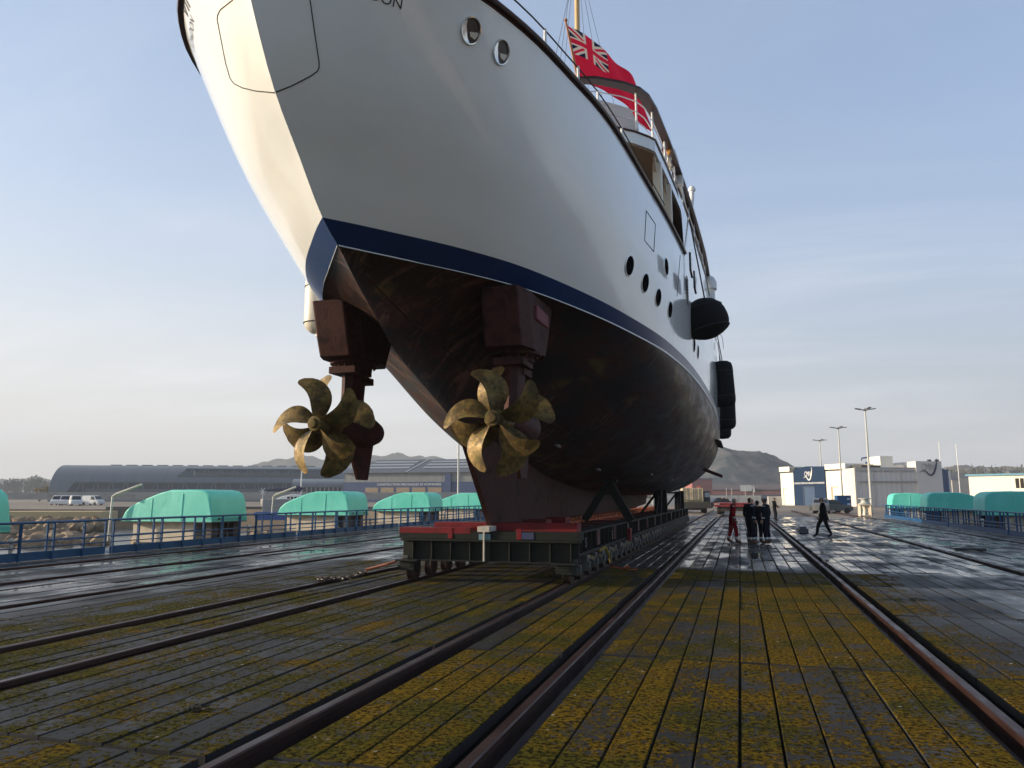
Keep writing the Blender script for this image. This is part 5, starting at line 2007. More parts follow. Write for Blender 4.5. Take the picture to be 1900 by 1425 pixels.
mb.prism([(x1, -0.25, 0), (x2, -0.25, 0), (x2, -0.25, 7.55), (x1 + (x2 - x1) * 0.45, -0.25, 7.75), (x1, -0.25, 7.2)], (0, 21, 0))
mb.build('gable', NAVYL, cb)
mb = MB()
mb.box((x1 + (x2 - x1) * 0.34, -0.29, 0), (x1 + (x2 - x1) * 0.68, -0.26, 3.6))
dr = mb.build('roller_door', pm('roller_door_blue', [(0.020, 0.05, 0.11), (0.035, 0.075, 0.15)], 0.5, 0.4), cb)
mb = MB()
xa, xb, xt = x1 + (x2 - x1) * 0.34, x1 + (x2 - x1) * 0.68, 3.6
mb.box((xa - 0.25, -0.36, 0), (xa, -0.262, xt + 0.2))
mb.box((xa, -0.36, xt), (xb, -0.262, xt + 0.2))
mb.build('door_frame', pm('dark_blue_frame', [(0.010, 0.025, 0.07)], 1, 0.5), cb)
mb = MB()
mb.box((x1 * 0.15, -0.03, 0), (x1 * 0.20, -0.004, 3.5))
mb.box((x1 * 0.15, -0.05, 3.4), (x1 * 0.42, -0.004, 3.55))
mb.box((x2 + (L_ - x2) * 0.16, -0.03, 0), (x2 + (L_ - x2) * 0.22, -0.004, 3.6))
mb.box((x2 + (L_ - x2) * 0.16, -0.05, 3.5), (x2 + (L_ - x2) * 0.42, -0.004, 3.65))
mb.build('door_edge', pm('tan_door_edge', [(0.40, 0.32, 0.22)], 1, 0.6), cb)
mb = MB()
wg = x2 - x1
text_on(mb, 'CONSTRUCTIONS MECANIQUES DE NORMANDIE', 0.5, (x1 + wg * 0.51, -0.29, 4.25), (1, 0, 0), (0, 0, 1), 0.03, width=wg * 0.96)
mb.build('company_lettering', WLET, cb)


def emblem(mb, c, r, u, s, mb_letters=None):
    """CMN letters cradled by a sweeping tick"""
    c, r, u = Vector(c), Vector(r), Vector(u)
    n = r.cross(u)
    vs, fs = text_mesh('CMN', 1.0, 0.02)
    w = max(v.x for v in vs) - min(v.x for v in vs)
    (mb_letters or mb).add([c + r * (v.x * 1.75 / w - 0.12) * s + u * (v.y * 1.35 + 0.1) * s + n * v.z for v in vs], fs)
    top = [(-1.35, -0.20), (-0.95, 0.0), (-0.6, 0.02), (-0.35, -0.14), (-0.1, -0.45), (0.25, -0.62), (0.62, -0.35), (0.95, 0.35), (1.12, 1.1), (1.2, 1.72)]
    wd = [0.02, 0.09, 0.14, 0.17, 0.2, 0.24, 0.27, 0.24, 0.17, 0.03]
    up, lo = [], []
    for i, (x, y) in enumerate(top):
        a, b2 = top[max(0, i - 1)], top[min(len(top) - 1, i + 1)]
        t = Vector((b2[0] - a[0], b2[1] - a[1])).normalized()
        nn = Vector((-t.y, t.x)) * wd[i] / 2
        up.append(c + (r * (x + nn.x) + u * (y + nn.y)) * s + n * 0.05)
        lo.append(c + (r * (x - nn.x) + u * (y - nn.y)) * s + n * 0.05)
    mb.grid([up, lo])
    mb.grid([[p - n * 0.04 for p in up], [p - n * 0.04 for p in lo]])
    a = c + (r * 0.72 + u * 1.5) * s + n * 0.03
    mb.prism([a, a + (r * 0.5 + u * 0.16) * s, a + (r * 0.5 + u * 0.22) * s], n * 0.02)


mb = MB()
emblem(mb, (x1 + wg * 0.50, -0.32, 5.65), (1, 0, 0), (0, 0, 1), 1.05)
mb.build('company_emblem', WLET, cb)

org, rz, L_ = frame_at(1591, 1750, 137, 137, GZ)
gb = empty('long_grey_works_building', org, 'long works building, shaded pale grey, with grey company lettering and dark emblem stroke', 'works building', rz=rz)
SHADEW = pm('shaded_pale_cladding', [(0.60, 0.565, 0.54), (0.65, 0.61, 0.585)], 0.2, 0.6)  # shade on this face is put into the cladding's grey
mb = MB()
mb.box((0, 0, 0), (L_ * 0.70, 26, 6.9))
mb.box((L_ * 0.70, -0.3, 0), (L_, 26, 8.1))
mb.build('wall', SHADEW, gb)
mb = MB()
for k in range(1, 12):
    x = L_ * 0.70 * k / 12
    mb.box((x - 0.03, -0.012, 0), (x + 0.03, -0.003, 4.3))
    mb.box((x - 0.03, -0.012, 4.6), (x + 0.03, -0.003, 6.85))
mb.box((-0.1, -0.12, 6.78), (L_ * 0.70, -0.003, 6.98))
for x in (0.20, 0.52):
    mb.box((L_ * x, -0.14, 0), (L_ * x + 0.14, -0.013, 6.75))
mb.build('cladding_joint', pm('joint_grey', [(0.46, 0.445, 0.435)], 1, 0.6), gb)
mb = MB()
mb.box((-0.35, -0.2, 0), (-0.05, 0.3, 6.9))
mb.build('downpipe', CREAM, gb)
mb = MB()
mb.box((0.4, -0.35, 4.35), (L_ * 0.70, -0.004, 4.55))
mb.build('canopy_ledge', pm('grey_ledge', [(0.36, 0.34, 0.33)], 1, 0.6), gb)
mb = MB()
mb.box((L_ * 0.39, 3, 6.9), (L_ * 0.54, 8, 9.2))
mb.box((L_ * 0.54, 3.5, 6.9), (L_ * 0.695, 8, 7.6))
mb.box((L_ * 0.36, 3.5, 6.9), (L_ * 0.39, 8, 7.4))
mb.build('rooftop_housing', WCLAD, gb)
mb = MB()
text_on(mb, 'CONSTRUCTIONS MECANIQUES DE NORMANDIE', 0.6, (L_ * 0.35, -0.03, 6.1), (1, 0, 0), (0, 0, 1), 0.03, width=L_ * 0.68)
mb.build('company_lettering', GLET, gb)
mb = MB()
ml = MB()
emblem(mb, (L_ * 0.845, -0.36, 6.35), (1, 0, 0), (0, 0, 1), 1.3, ml)
ml.build('emblem_lettering', GLET, gb)
mb.build('company_emblem', pm('navy_emblem', [(0.02, 0.025, 0.06)], 1, 0.5), gb)
mb = MB()
mb.prism([(L_ + 0.002, 0.0, 0), (L_ + 1.6, 0.6, 0), (L_ + 1.6, 0.6, 6.4), (L_ + 0.002, 0.0, 6.9)], (0, 20, 0))
mb.build('end_wall', NAVYW, gb)
mb = MB()
for x in (0.88, 0.97):
    mb.box((L_ * x, 0.5, 8.1), (L_ * x + 0.5, 1.0, 8.45))
mb.build('floodlight', MACH, gb)

org, rz, L_ = frame_at(1800, 1990, 105, 96, GZ)
fb = empty('cream_shed', org, 'cream flat shed with blue roof edge above the nearest right hand winch', 'shed', rz=rz)
mb = MB()
mb.box((0, 0, 0), (L_, 8, 4.6))
mb.build('wall', WCLAD, fb)
mb = MB()
mb.box((-0.3, -0.3, 4.601), (L_ + 0.3, 8.3, 4.85))
mb.build('roof', pm('pale_blue_roof', [(0.12, 0.30, 0.42)], 1, 0.4), fb)
mb = MB()
for x in (5.6, 6.15):
    mb.box((x, -0.03, 2.9), (x + 0.42, -0.003, 4.2))
mb.build('window', DKGLASS, fb)

# ------------------------------------------------------------------ floodlight masts and masts
def flood(px, pytop, f, lab, heads=4):
    p = bk(px, 921, f)
    zt = bk(px, pytop, f).z
    e = empty('floodlight_mast', (p.x, p.y, GZ), lab, 'light mast', 'tall floodlight masts on the quay')
    h = zt - GZ
    mb = MB()
    mb.tube([(0, 0, 0), (0, 0, h * 0.5), (0, 0, h)], [0.19, 0.14, 0.09], 10)
    mb.build('mast_pole', PALEM, e, smooth=True)
    mb = MB()
    for k in range(heads):
        a = 2 * math.pi * k / heads + 0.3
        d = Vector((math.cos(a), math.sin(a), 0))
        mb.bar(Vector((0, 0, h)), d * 0.75 + Vector((0, 0, h + 0.08)), 0.07, 0.07)
        mb.bar(d * 0.6 + Vector((0, 0, h + 0.1)), d * 1.35 + Vector((0, 0, h + 0.2)), 0.42, 0.12)
    mb.lathe([(0.2, -0.1), (0.24, 0.1), (0.1, 0.22)], 10, Matrix.Translation((0, 0, h)))
    mb.build('lamp_head', pm('grey_lamp_head', [(0.14, 0.15, 0.16), (0.2, 0.21, 0.22)], 2, 0.5), e)


flood(1616, 761, 98, 'tallest four headed floodlight mast in front of the long grey building')
flood(1563, 795, 122, 'middle floodlight mast behind the blue cabinet')
flood(1527, 818, 150, 'shortest looking floodlight mast, seen over the walking man')
p = bk(850, 921, 118)
e = empty('slim_light_pole', (p.x, p.y, GZ), 'tall slim pale pole seen between the two propellers', 'pole')
mb = MB()
mb.tube([(0, 0, 0), (0, 0, 14)], [0.17, 0.12], 8)
mb.build('mast_pole', PALEM, e, smooth=True)
mb = MB()
mb.bar((-0.9, 0, 14), (0.9, 0, 14.1), 0.3, 0.14)
mb.build('lamp_head', PALEM, e)


def yacht_mast(px, pyt, f, lab):
    p = bk(px, 921, f)
    zt = bk(px, pyt, f).z
    e = empty('sailing_boat', (p.x, p.y, -0.3), lab, 'sailing boat', rz=YAW)
    mb = MB()
    st = [(-5, 0.2, 0.9), (-4.2, 1.2, 0.75), (-1, 1.7, 0.7), (2.5, 1.3, 0.85), (5, 0.05, 1.2)]
    mb.grid([[Vector((x, s * w * k, z * kz)) for s, k, kz in ((-1, 1, 1), (-1, 0.75, 0.0), (0, 0, -0.8), (1, 0.75, 0.0), (1, 1, 1))] for x, w, z in st])
    mb.grid([[Vector((x, -w, z)), Vector((x, w, z))] for x, w, z in st])
    mb.build('hull', WPAINT, e, smooth=True)
    mb = MB()
    mb.tube([(0.3, 0, 0.8), (0.3, 0, zt + 0.3)], [0.11, 0.08], 8)
    mb.build('mast', WPAINT, e, smooth=True)
    mb = MB()
    mb.prism([(-2.6, -0.9, 0.8), (1.6, -0.9, 0.8), (1.0, -0.9, 1.55), (-2.4, -0.9, 1.5)], (0, 1.8, 0))
    c = mb.build('cabin', WPAINT, e, bevel=0.08)
    return e


yacht_mast(1748, 820, 190, 'sailing boat of which the taller white mast shows by the grey building')
yacht_mast(1780, 824, 200, 'sailing boat with white mast, right of the taller mast')

# moored sailing boat by the quay block
p = bk(552, 921, 118)
e = empty('moored_sailing_boat', (p.x, p.y, 0.25), 'white sailing boat with navy sail cover moored behind the quay at left', 'sailing boat', rz=YAW)
k_ = 118 / 1415
mb = MB()
st = [(-5.5, 0.6, 1.0), (-4, 1.4, 0.95), (-1, 1.7, 0.9), (2, 1.5, 1.0), (4.6, 0.1, 1.3)]
mb.grid([[Vector((x, s * w * k, z * kz)) for s, k, kz in ((-1, 1, 1), (-1, 0.75, 0.0), (0, 0, -0.8), (1, 0.75, 0.0), (1, 1, 1))] for x, w, z in st])
mb.grid([[Vector((x, -w, z)), Vector((x, w, z))] for x, w, z in st])
mb.build('hull', WPAINT, e, smooth=True)
mb = MB()
mb.prism([(-3.3, -1.0, 0.9), (1.3, -1.0, 0.9), (0.9, -1.0, 1.5), (-0.6, -1.0, 1.75), (-2.2, -1.0, 1.4)], (0, 2.0, 0))
cbn = mb.build('cabin', WPAINT, e, bevel=0.1)
mb = MB()
for x in (-1.3, -0.75, -0.2, 0.35):
    mb.box((x, -1.02, 1.05), (x + 0.4, -1.003, 1.35))
mb.build('cabin_window', DKGLASS, cbn)
mb = MB()
mb.tube([(0.5, 0, 0.9), (0.5, 0, 9.5)], [0.11, 0.07], 8)
mb.build('mast', WPAINT, e, smooth=True)
mb = MB()
mb.tube([(0.6, 0, 2.35), (0.2, 0, 2.6), (-2, 0, 2.5), (-5.2, 0, 2.3)], [0.38, 0.42, 0.26, 0.1], 10)
mb.build('sail_cover', pm('navy_sail_cover', [(0.012, 0.016, 0.06)], 2, 0.8), e, smooth=True)
mb = MB()
mb.tube([(-5.4, 0, 1), (-5.4, 0, 2.2)], 0.04, 6)
for k in range(6):
    a = math.pi * k / 3
    mb.bar((-5.4, -0.05, 2.2), (-5.4 + 0.55 * math.cos(a), -0.05, 2.2 + 0.55 * math.sin(a)), 0.1, 0.03, (0, 1, 0))
mb.build('wind_generator', WPAINT, e)

# ------------------------------------------------------------------ vehicles
TYRE = pm('black_tyre', [(0.012, 0.012, 0.012)], 4, 0.85)


def vehicle(name, loc, rz, label, cat, paint, L_=4.3, W_=1.8, H_=1.5, van=False, group=None):
    v = empty(name, loc, label, cat, group, rz)
    mb = MB()
    if van:
        side = [(0, 0.32), (0, 0.95), (0.55, 1.15), (1.25, H_ - 0.08), (1.5, H_), (L_ - 0.1, H_ - 0.02), (L_, 0.9), (L_, 0.32)]
    else:
        side = [(0, 0.34), (0.02, 0.72), (0.35, 0.84), (1.15, 0.94), (1.85, H_ - 0.06), (2.3, H_), (3.3, H_ - 0.06), (L_ - 0.12, 0.98), (L_, 0.8), (L_, 0.34)]
    rows = []
    for y, ins in ((0, 0.12), (0.1, 0.03), (W_ / 2, 0.0), (W_ - 0.1, 0.03), (W_, 0.12)):
        rows.append([Vector((L_ / 2 + (x - L_ / 2) * (1 - ins * 0.25), (W_ / 2 - y) * (1 - 0.16 * max(0, z - 0.9)) + 0, z - (0.03 if ins > 0.1 else 0))) for x, z in side])
    mb.grid(rows)
    n = len(side)
    mb.add(rows[0], [tuple(range(n))])
    mb.add(rows[-1], [tuple(range(n))])
    mb.grid([[r[0] for r in rows], [r[-1] for r in rows]])
    mb.v = [(x - L_ / 2, y, z) for x, y, z in mb.v]
    mb.build('body', paint, v, smooth=True, angle=30)
    mb = MB()
    for s in (-1, 1):
        yy = s * (W_ / 2 - 0.015)
        if van:
            q = [(0.75, 1.15), (1.35, H_ - 0.2), (1.95, H_ - 0.2), (1.95, 1.12)]
        else:
            q = [(1.35, 0.97), (1.95, H_ - 0.13), (3.2, H_ - 0.13), (L_ - 0.4, 1.0)]
        f = lambda z: yy * (1 - 0.16 * max(0, z - 0.9))
        mb.prism([(x - L_ / 2, f(z), z) for x, z in q], (0, s * 0.012, 0))
    zt = H_ - 0.14
    xw = (0.62, 1.22) if van else (1.2, 1.83)
    mb.prism([(xw[0] - L_ / 2 - 0.03, -W_ * 0.42, 1.18 if van else 0.97), (xw[0] - L_ / 2 - 0.03, W_ * 0.42, 1.18 if van else 0.97), (xw[1] - L_ / 2 - 0.03, W_ * 0.37, zt), (xw[1] - L_ / 2 - 0.03, -W_ * 0.37, zt)], (-0.015, 0, 0.01))
    mb.build('window', DKGLASS, v)
    for x in (-L_ / 2 + 0.82, L_ / 2 - 0.78):
        for s in (-1, 1):
            mb = MB()
            mb.lathe([(0.12, -0.1), (0.29, -0.1), (0.33, -0.06), (0.33, 0.06), (0.29, 0.1), (0.12, 0.1)], 16, Matrix.Translation((x, s * (W_ / 2 - 0.08), 0.33)) @ Matrix.Rotation(R(90), 4, 'X'))
            mb.build('wheel', TYRE, v, smooth=True)
    return v


PW = pm('white_car_paint', [(0.75, 0.75, 0.75)], 1, 0.25)
for px, lab in ((110, 'white van, leftmost of the vehicles parked below the hangar'), (124, 'white van with dark windscreen, second from left below the hangar'), (141, 'biggest white van in the row below the hangar'), (173, 'white van standing apart, rightmost below the hangar')):
    p = bk(px, 921, 150 + (px % 3) * 5)
    big = 1.0
    vehicle('parked_van', (p.x, p.y, GZ), YAW + R(90) + R({110: 12, 124: 20, 141: 35, 173: 75}[px]), lab, 'van', PW, 4.4, 1.9, 2.0, True, 'white vans parked below the hangar')
p = bk(1330, 921, 122)
vehicle('parked_car', (p.x, p.y, GZ), R(25), 'black car parked behind the red trailer near the pale fence', 'car', pm('black_car_paint', [(0.012, 0.012, 0.014)], 1, 0.2), 4.4, 1.85, 1.65)
p = bk(1541, 921, 84)
vehicle('parked_car', (p.x, p.y, GZ), YAW + R(190), 'dark grey car parked behind the walking man', 'car', pm('grey_car_paint', [(0.06, 0.065, 0.07)], 1, 0.25), 4.3, 1.8, 1.5)
p = bk(1522, 921, 84)
vehicle('parked_van', (p.x, p.y, GZ), R(85), 'small pale grey van just left of the dark grey car', 'van', pm('silver_car_paint', [(0.16, 0.16, 0.165)], 1, 0.35), 4.2, 1.7, 1.65, True)

# truck with cream container
p = bk(1290, 921, 84)
t_ = empty('transporter', (p.x, p.y, GZ), 'dark transporter carrying a weathered cream container under the yacht bow', 'truck', rz=YAW - R(10))
mb = MB()
mb.box((-1.6, 0, 0.55), (1.7, 7, 1.25))
mb.box((-0.9, 0.4, 0.35), (0.9, 6.8, 0.56))
mb.build('chassis', pm('dark_olive_steel', [(0.045, 0.04, 0.03), (0.07, 0.06, 0.045)], 2, 0.6), t_, bevel=0.03)
mb = MB()
mb.box((-1.35, 0.2, 1.4), (0.85, 5.2, 2.75))
for k in range(6):
    mb.box((-1.30 + 0.42 * k, 0.15, 1.45), (-1.24 + 0.42 * k, 0.199, 2.7))
mb.box((-0.3, 0.13, 1.42), (-0.22, 0.198, 2.72))
mb.box((-1.3, 0.4, 1.252), (0.8, 5.0, 1.4))
mb.build('container', pm('weathered_cream_container', [(0.62, 0.54, 0.38), (0.50, 0.40, 0.26), (0.36, 0.27, 0.17)], 1.6, 0.6), t_, bevel=0.03)
mb = MB()
mb.box((1.0, 0.6, 1.252), (1.65, 2.2, 2.4))
mb.build('cab', pm('black_cab', [(0.015, 0.016, 0.02)], 2, 0.3), t_, bevel=0.06)
mb = MB()
mb.box((1.05, 0.57, 1.75), (1.6, 0.598, 2.25))
mb.build('cab_window', pm('pale_window', [(0.4, 0.44, 0.45)], 2, 0.1), t_)
mb = MB()
for x in (0.35, 0.55):
    mb.lathe([(0.05, 0), (0.05, 0.2), (0.01, 0.22)], 8, Matrix.Translation((x, 0.5, 2.752)))
mb.build('beacon', pm('orange_beacon', [(0.75, 0.12, 0.03)], 2, 0.4), t_)
for x in (-1.1, 1.1):
    for y in (1.0, 2.2, 5.6):
        mb = MB()
        mb.lathe([(0.1, -0.16), (0.36, -0.16), (0.42, -0.1), (0.42, 0.1), (0.36, 0.16), (0.1, 0.16)], 16, Matrix.Translation((x, y, 0.42)) @ Matrix.Rotation(R(90), 4, 'Y'))
        mb.build('wheel', TYRE, t_, smooth=True)

p = onZ(1362, 955, 0)
t_ = empty('flat_trailer', (p.x, p.y, 0.004), 'red flat rail trailer with big yellow rimmed wheels behind the workers', 'trailer', rz=R(-2))
mb = MB()
mb.box((-1.75, 0, 0.72), (1.75, 7, 1.05))
mb.box((-1.8, -0.08, 0.98), (1.8, -0.002, 1.08))
mb.build('flatbed', pm('trailer_red_paint', [(0.26, 0.022, 0.030), (0.20, 0.03, 0.03)], 1.4, 0.5), t_, bevel=0.02)
mb = MB()
mb.box((-1.7, -0.095, 0.93), (-1.25, -0.082, 1.0))
mb.build('number_plate', pm('plate_white', [(0.6, 0.55, 0.55)], 2, 0.5), t_)
for x in (-1.35, 1.35):
    for y in (0.7, 5.4):
        mb = MB()
        Mx = Matrix.Translation((x, y, 0.36)) @ Matrix.Rotation(R(90), 4, 'Y')
        mb.lathe([(0.24, -0.2), (0.32, -0.2), (0.36, -0.14), (0.36, 0.14), (0.32, 0.2), (0.24, 0.2)], 18, Mx)
        w_ = mb.build('wheel', TYRE, t_, smooth=True)
        mb = MB()
        mb.lathe([(0.05, -0.205), (0.235, -0.19), (0.235, 0.19), (0.05, 0.205)], 14, Mx)
        mb.build('rim', pm('yellow_rim', [(0.36, 0.22, 0.04), (0.28, 0.17, 0.04)], 4, 0.5), w_, smooth=True)
mb = MB()
mb.box((-1.2, 0.3, 0.30), (1.2, 6.5, 0.72))
mb.build('under_frame', MACH, t_)

# cabinet, fence, fort, containers
p = bk(1566, 921, 92)
o = empty('blue_cabinet', (p.x, p.y, GZ), 'blue double door metal cabinet right of the walking man', 'cabinet', rz=YAW)
mb = MB()
mb.box((-0.85, 0, 0.4), (0.85, 0.8, 1.95))
mb.build('body', RBLUE, o, bevel=0.02)
for s in (-1, 1):
    mb = MB()
    mb.box((-0.80 if s < 0 else 0.02, -0.03, 0.45), (-0.02 if s < 0 else 0.80, -0.002, 1.9))
    mb.build('door', RBLUE, o, bevel=0.008)
mb = MB()
mb.box((0.35, -0.04, 1.45), (0.7, -0.032, 1.6))
mb.box((0.35, -0.04, 0.85), (0.7, -0.032, 1.0))
mb.build('notice', WLET, o)
mb = MB()
for x in (-0.8, 0.7):
    mb.box((x, 0.05, 0), (x + 0.1, 0.75, 0.4))
mb.build('leg', MACH, o)

FENCEW = pm('pale_panel', [(0.55, 0.53, 0.48), (0.62, 0.60, 0.55), (0.42, 0.40, 0.36)], 0.5, 0.7, stretch=(2, 1, 1))
wall('panel_fence', 1210, 1412, 165, 919.5, 938, 0.4, FENCEW, 'pale panel fence behind the transporter and black car')
wall('panel_fence', 1425, 1452, 160, 921, 938, 0.4, FENCEW, 'short pale panel fence beside the white building corner')
org, rz, L_ = frame_at(1285, 1322, 290, 290, GZ)
e = empty('red_brick_tower', org, 'red brick end block beside the yacht bow', 'building', rz=rz)
BRICK = pm('red_brick_wall', [(0.26, 0.085, 0.075), (0.33, 0.12, 0.10)], 0.4, 0.8)
mb = MB()
mb.box((0, 0, 0), (L_, 12, 8.2))
mb.build('wall', BRICK, e)
mb = MB()
mb.box((-0.3, -0.3, 8.2), (L_ + 0.3, 12.3, 8.6))
mb.build('roof', STRUT, e)
org, rz, L_ = frame_at(1322, 1500, 310, 300, GZ)
e = empty('fort_barracks', org, 'long low red brown building with blue ground floor under the hill', 'building', rz=rz)
mb = MB()
mb.box((0, 0, 2.4), (L_, 12, 4.4))
mb.build('wall', pm('dull_red_wall', [(0.16, 0.07, 0.07), (0.21, 0.09, 0.085)], 0.2, 0.8), e)
mb = MB()
mb.box((0.1, 0.1, 0), (L_ - 0.1, 11.9, 2.4))
mb.build('ground_floor', pm('dull_blue_wall', [(0.035, 0.055, 0.10), (0.06, 0.08, 0.12)], 0.3, 0.7), e)
mb = MB()
mb.prism([(-0.4, -0.6, 4.4), (-0.4, 12.6, 4.4), (-0.4, 6, 6.6)], (L_ + 0.8, 0, 0))
mb.build('roof', pm('brown_roof', [(0.10, 0.075, 0.075), (0.13, 0.10, 0.10)], 0.2, 0.8), e)
mb = MB()
mb.box((L_ * 0.30, -0.9, 3.8), (L_ * 0.42, -0.61, 6.2))
mb.build('sign_board', pm('grey_sign', [(0.42, 0.45, 0.46)], 1, 0.6), e)
for k, (px, pt, f) in enumerate(((1348, 905, 200), (1358, 906, 190), (1398, 900, 180), (1383, 905, 195))):
    p = bk(px, 921, f)
    h = bk(px, pt, f).z - GZ
    e = empty('flag_pole', (p.x, p.y, GZ), ['slim pole in front of the red brick block', 'slim pole right of the first slim pole', 'tallest slim pole with a small white pennant', 'slim street pole between the other poles'][k], 'pole')
    mb = MB()
    mb.tube([(0, 0, 0), (0, 0, h)], [0.07, 0.05], 6)
    mb.build('pole_shaft', PALEM, e, smooth=True)
    if k == 2:
        mb = MB()
        mb.prism([(0.05, 0, h - 0.2), (0.25, 0, h - 0.5), (0.42, 0, h - 1.7), (0.05, 0, h - 1.6)], (0, 0.02, 0))
        mb.build('pennant', WLET, e)
# blue harbour crane far behind
p = bk(1612, 921, 240)
e = empty('harbour_crane', (p.x, p.y, GZ), 'small blue crane top showing over the long grey building roof', 'crane', rz=YAW)
z0 = bk(1612, 858, 240).z
mb = MB()
mb.bar((1, 0, 0), (1, 0, z0), 1.2, 1.2)
mb.bar((-0.2, 0, z0), (2.4, 0, z0), 1.0, 0.8)
mb.bar((1.2, 0, z0), (0.9, 0, z0 + 1.9), 0.6, 0.5)
mb.bar((1.0, 0, z0 + 1.8), (-1.4, 0, z0 + 1.5), 0.4, 0.45)
mb.bar((-1.4, 0, z0 + 1.5), (-1.6, 0, z0 + 0.7), 0.2, 0.25)
mb.build('jib', RBLUE, e)

# ------------------------------------------------------------------ hills and far trees
def hill_mat(name, c0, c1, sc):
    m, nt, b = newmat(name)
    g = NG(nt)
    pos = nt.nodes.new('ShaderNodeNewGeometry').outputs['Position']
    n = g.noise(pos, sc, 8, 0.7)
    c = g.mix(g.step(n, 0.40, 0.62), c0, c1)
    g.put(b.inputs['Base Color'], c)
    b.inputs['Roughness'].default_value = 1.0
    b.inputs['Specular IOR Level'].default_value = 0.0
    g.put(b.inputs['Normal'], g.bump(g.noise(pos, sc * 3, 6), 0.4, 2.0))
    return m


def hill(prof, f, depth, mat, rough, seed):
    """ridge profile (px, py) at distance f; slopes toward the viewer"""
    mb = MB()
    NX, NY = 150, 26
    rows = []
    for j in range(NY + 1):
        t = j / NY
        row = []
        for i in range(NX + 1):
            px = prof[0][0] + (prof[-1][0] - prof[0][0]) * i / NX
            py = lerp_t(prof, px)
            top = bk(px, py, f)
            ff = f + (t - 0.5) * 2 * depth
            p = bk(px, 921, f)
            base = Vector((p.x, p.y, 0)) + fw * (t - 0.5) * 2 * depth
            env = max(0.0, 1 - abs(2 * t - 1) ** 1.6)
            z = GZ + max(0.0, top.z - GZ) * env
            nz = mnoise.fractal(Vector((base.x, base.y, seed)) / (depth * 0.16), 1.0, 2.0, 5)
            z += rough * nz * env
            row.append(Vector((base.x, base.y, z)))
        rows.append(row)
    mb.grid(rows)
    o = mb.build('hill', mat, None, smooth=True, angle=180)
    return tag(o, kind='structure')


hill([(1180, 905), (1260, 868), (1310, 843), (1335, 835), (1350, 834), (1375, 833), (1395, 837), (1410, 842), (1428, 848), (1445, 858), (1460, 868), (1500, 893), (1560, 908)], 560, 90,
     hill_mat('haze_tinted_rock', (0.040, 0.055, 0.064), (0.115, 0.115, 0.115), 0.05), 3.2, 3)  # lighter bluish tones put distance haze into the rock colour
hill([(250, 925), (420, 878), (500, 858), (545, 851), (600, 849), (700, 846), (760, 847), (840, 853), (900, 858), (980, 872), (1100, 880)], 1500, 220,
     hill_mat('far_wooded_hill', (0.035, 0.045, 0.035), (0.07, 0.075, 0.055), 0.02), 9.0, 8)
hill([(-250, 895), (0, 893), (60, 888), (110, 893), (300, 905)], 1300, 200, hill_mat('far_town_slope', (0.05, 0.055, 0.045), (0.22, 0.19, 0.16), 0.06), 8.0, 12)
hill([(1600, 900), (1700, 880), (1770, 868), (1850, 866), (1960, 870), (2150, 880)], 900, 160, hill_mat('right_town_slope', (0.05, 0.05, 0.04), (0.15, 0.12, 0.10), 0.06), 6.0, 17)
hill([(1800, 905), (2000, 890), (2300, 880), (2500, 890)], 700, 100, MATS.get('x') or hill_mat('right_low_slope', (0.05, 0.05, 0.04), (0.12, 0.10, 0.08), 0.06), 4.0, 21)


def leaf_mat(name, c0, c1):
    return pm(name, [c0, c1], 0.4, 0.9, spec=0.1)


def crown_mesh(seed, nleaf, mat):
    r_ = random.Random(seed)
    mb = MB()
    lobes = [(Vector((r_.uniform(-.55, .55), r_.uniform(-.55, .55), r_.uniform(0.35, 0.85))), r_.uniform(0.28, 0.48)) for _ in range(9)]
    for _ in range(nleaf):
        c, rad = r_.choice(lobes)
        d = Vector((r_.gauss(0, 1), r_.gauss(0, 1), r_.gauss(0, 1))).normalized()
        q = c + d * rad * r_.uniform(0.55, 1.05)
        u = Vector((r_.gauss(0, 1), r_.gauss(0, 1), r_.gauss(0, 1))).normalized()
        w = d.cross(u).normalized()
        s = r_.uniform(0.05, 0.10)
        mb.add([q - u * s - w * s * .6, q + u * s - w * s * .6, q + u * s * .8 + w * s * .6, q - u * s * .8 + w * s * .6], [(0, 1, 2, 3)])
    return mb.mesh('crown', mat)


LEAF = leaf_mat('dull_green_leaves', (0.045, 0.055, 0.030), (0.085, 0.090, 0.050))
REED = leaf_mat('straw_leaves', (0.24, 0.17, 0.085), (0.32, 0.23, 0.12))
BARK = pm('grey_bark', [(0.07, 0.055, 0.045)], 2, 0.9)
cms = [crown_mesh(k, 420, LEAF) for k in range(4)]
rc = crown_mesh(9, 600, REED)


def tree(px, pyt, f, wpx, lab, cm, name='tree', group=None):
    p = bk(px, 921, f)
    h = max(2.0, bk(px, pyt, f).z - GZ)
    w = wpx / 1415 * f
    e = empty(name, (p.x, p.y, GZ), lab, 'tree', group, rz=(px * 0.7) % 6)
    mb = MB()
    mb.tube([(0, 0, 0), (0.05 * w, 0, h * 0.3), (0, 0.03 * w, h * 0.65)], [0.05 * h, 0.035 * h, 0.012 * h], 7)
    for a in range(4):
        mb.tube([(0.03 * w, 0, h * (0.28 + 0.06 * a)), (0.3 * w * math.cos(a * 1.7), 0.3 * w * math.sin(a * 1.7), h * (0.55 + 0.07 * a))], [0.02 * h, 0.006 * h], 5)
    mb.build('trunk', BARK, e, smooth=True)
    c = bpy.data.objects.new('crown', cm)
    COL.objects.link(c)
    c.parent = e
    c.scale = (w * 0.62, w * 0.62, h * 0.80)
    c.location = (0, 0, h * 0.08)
    return e


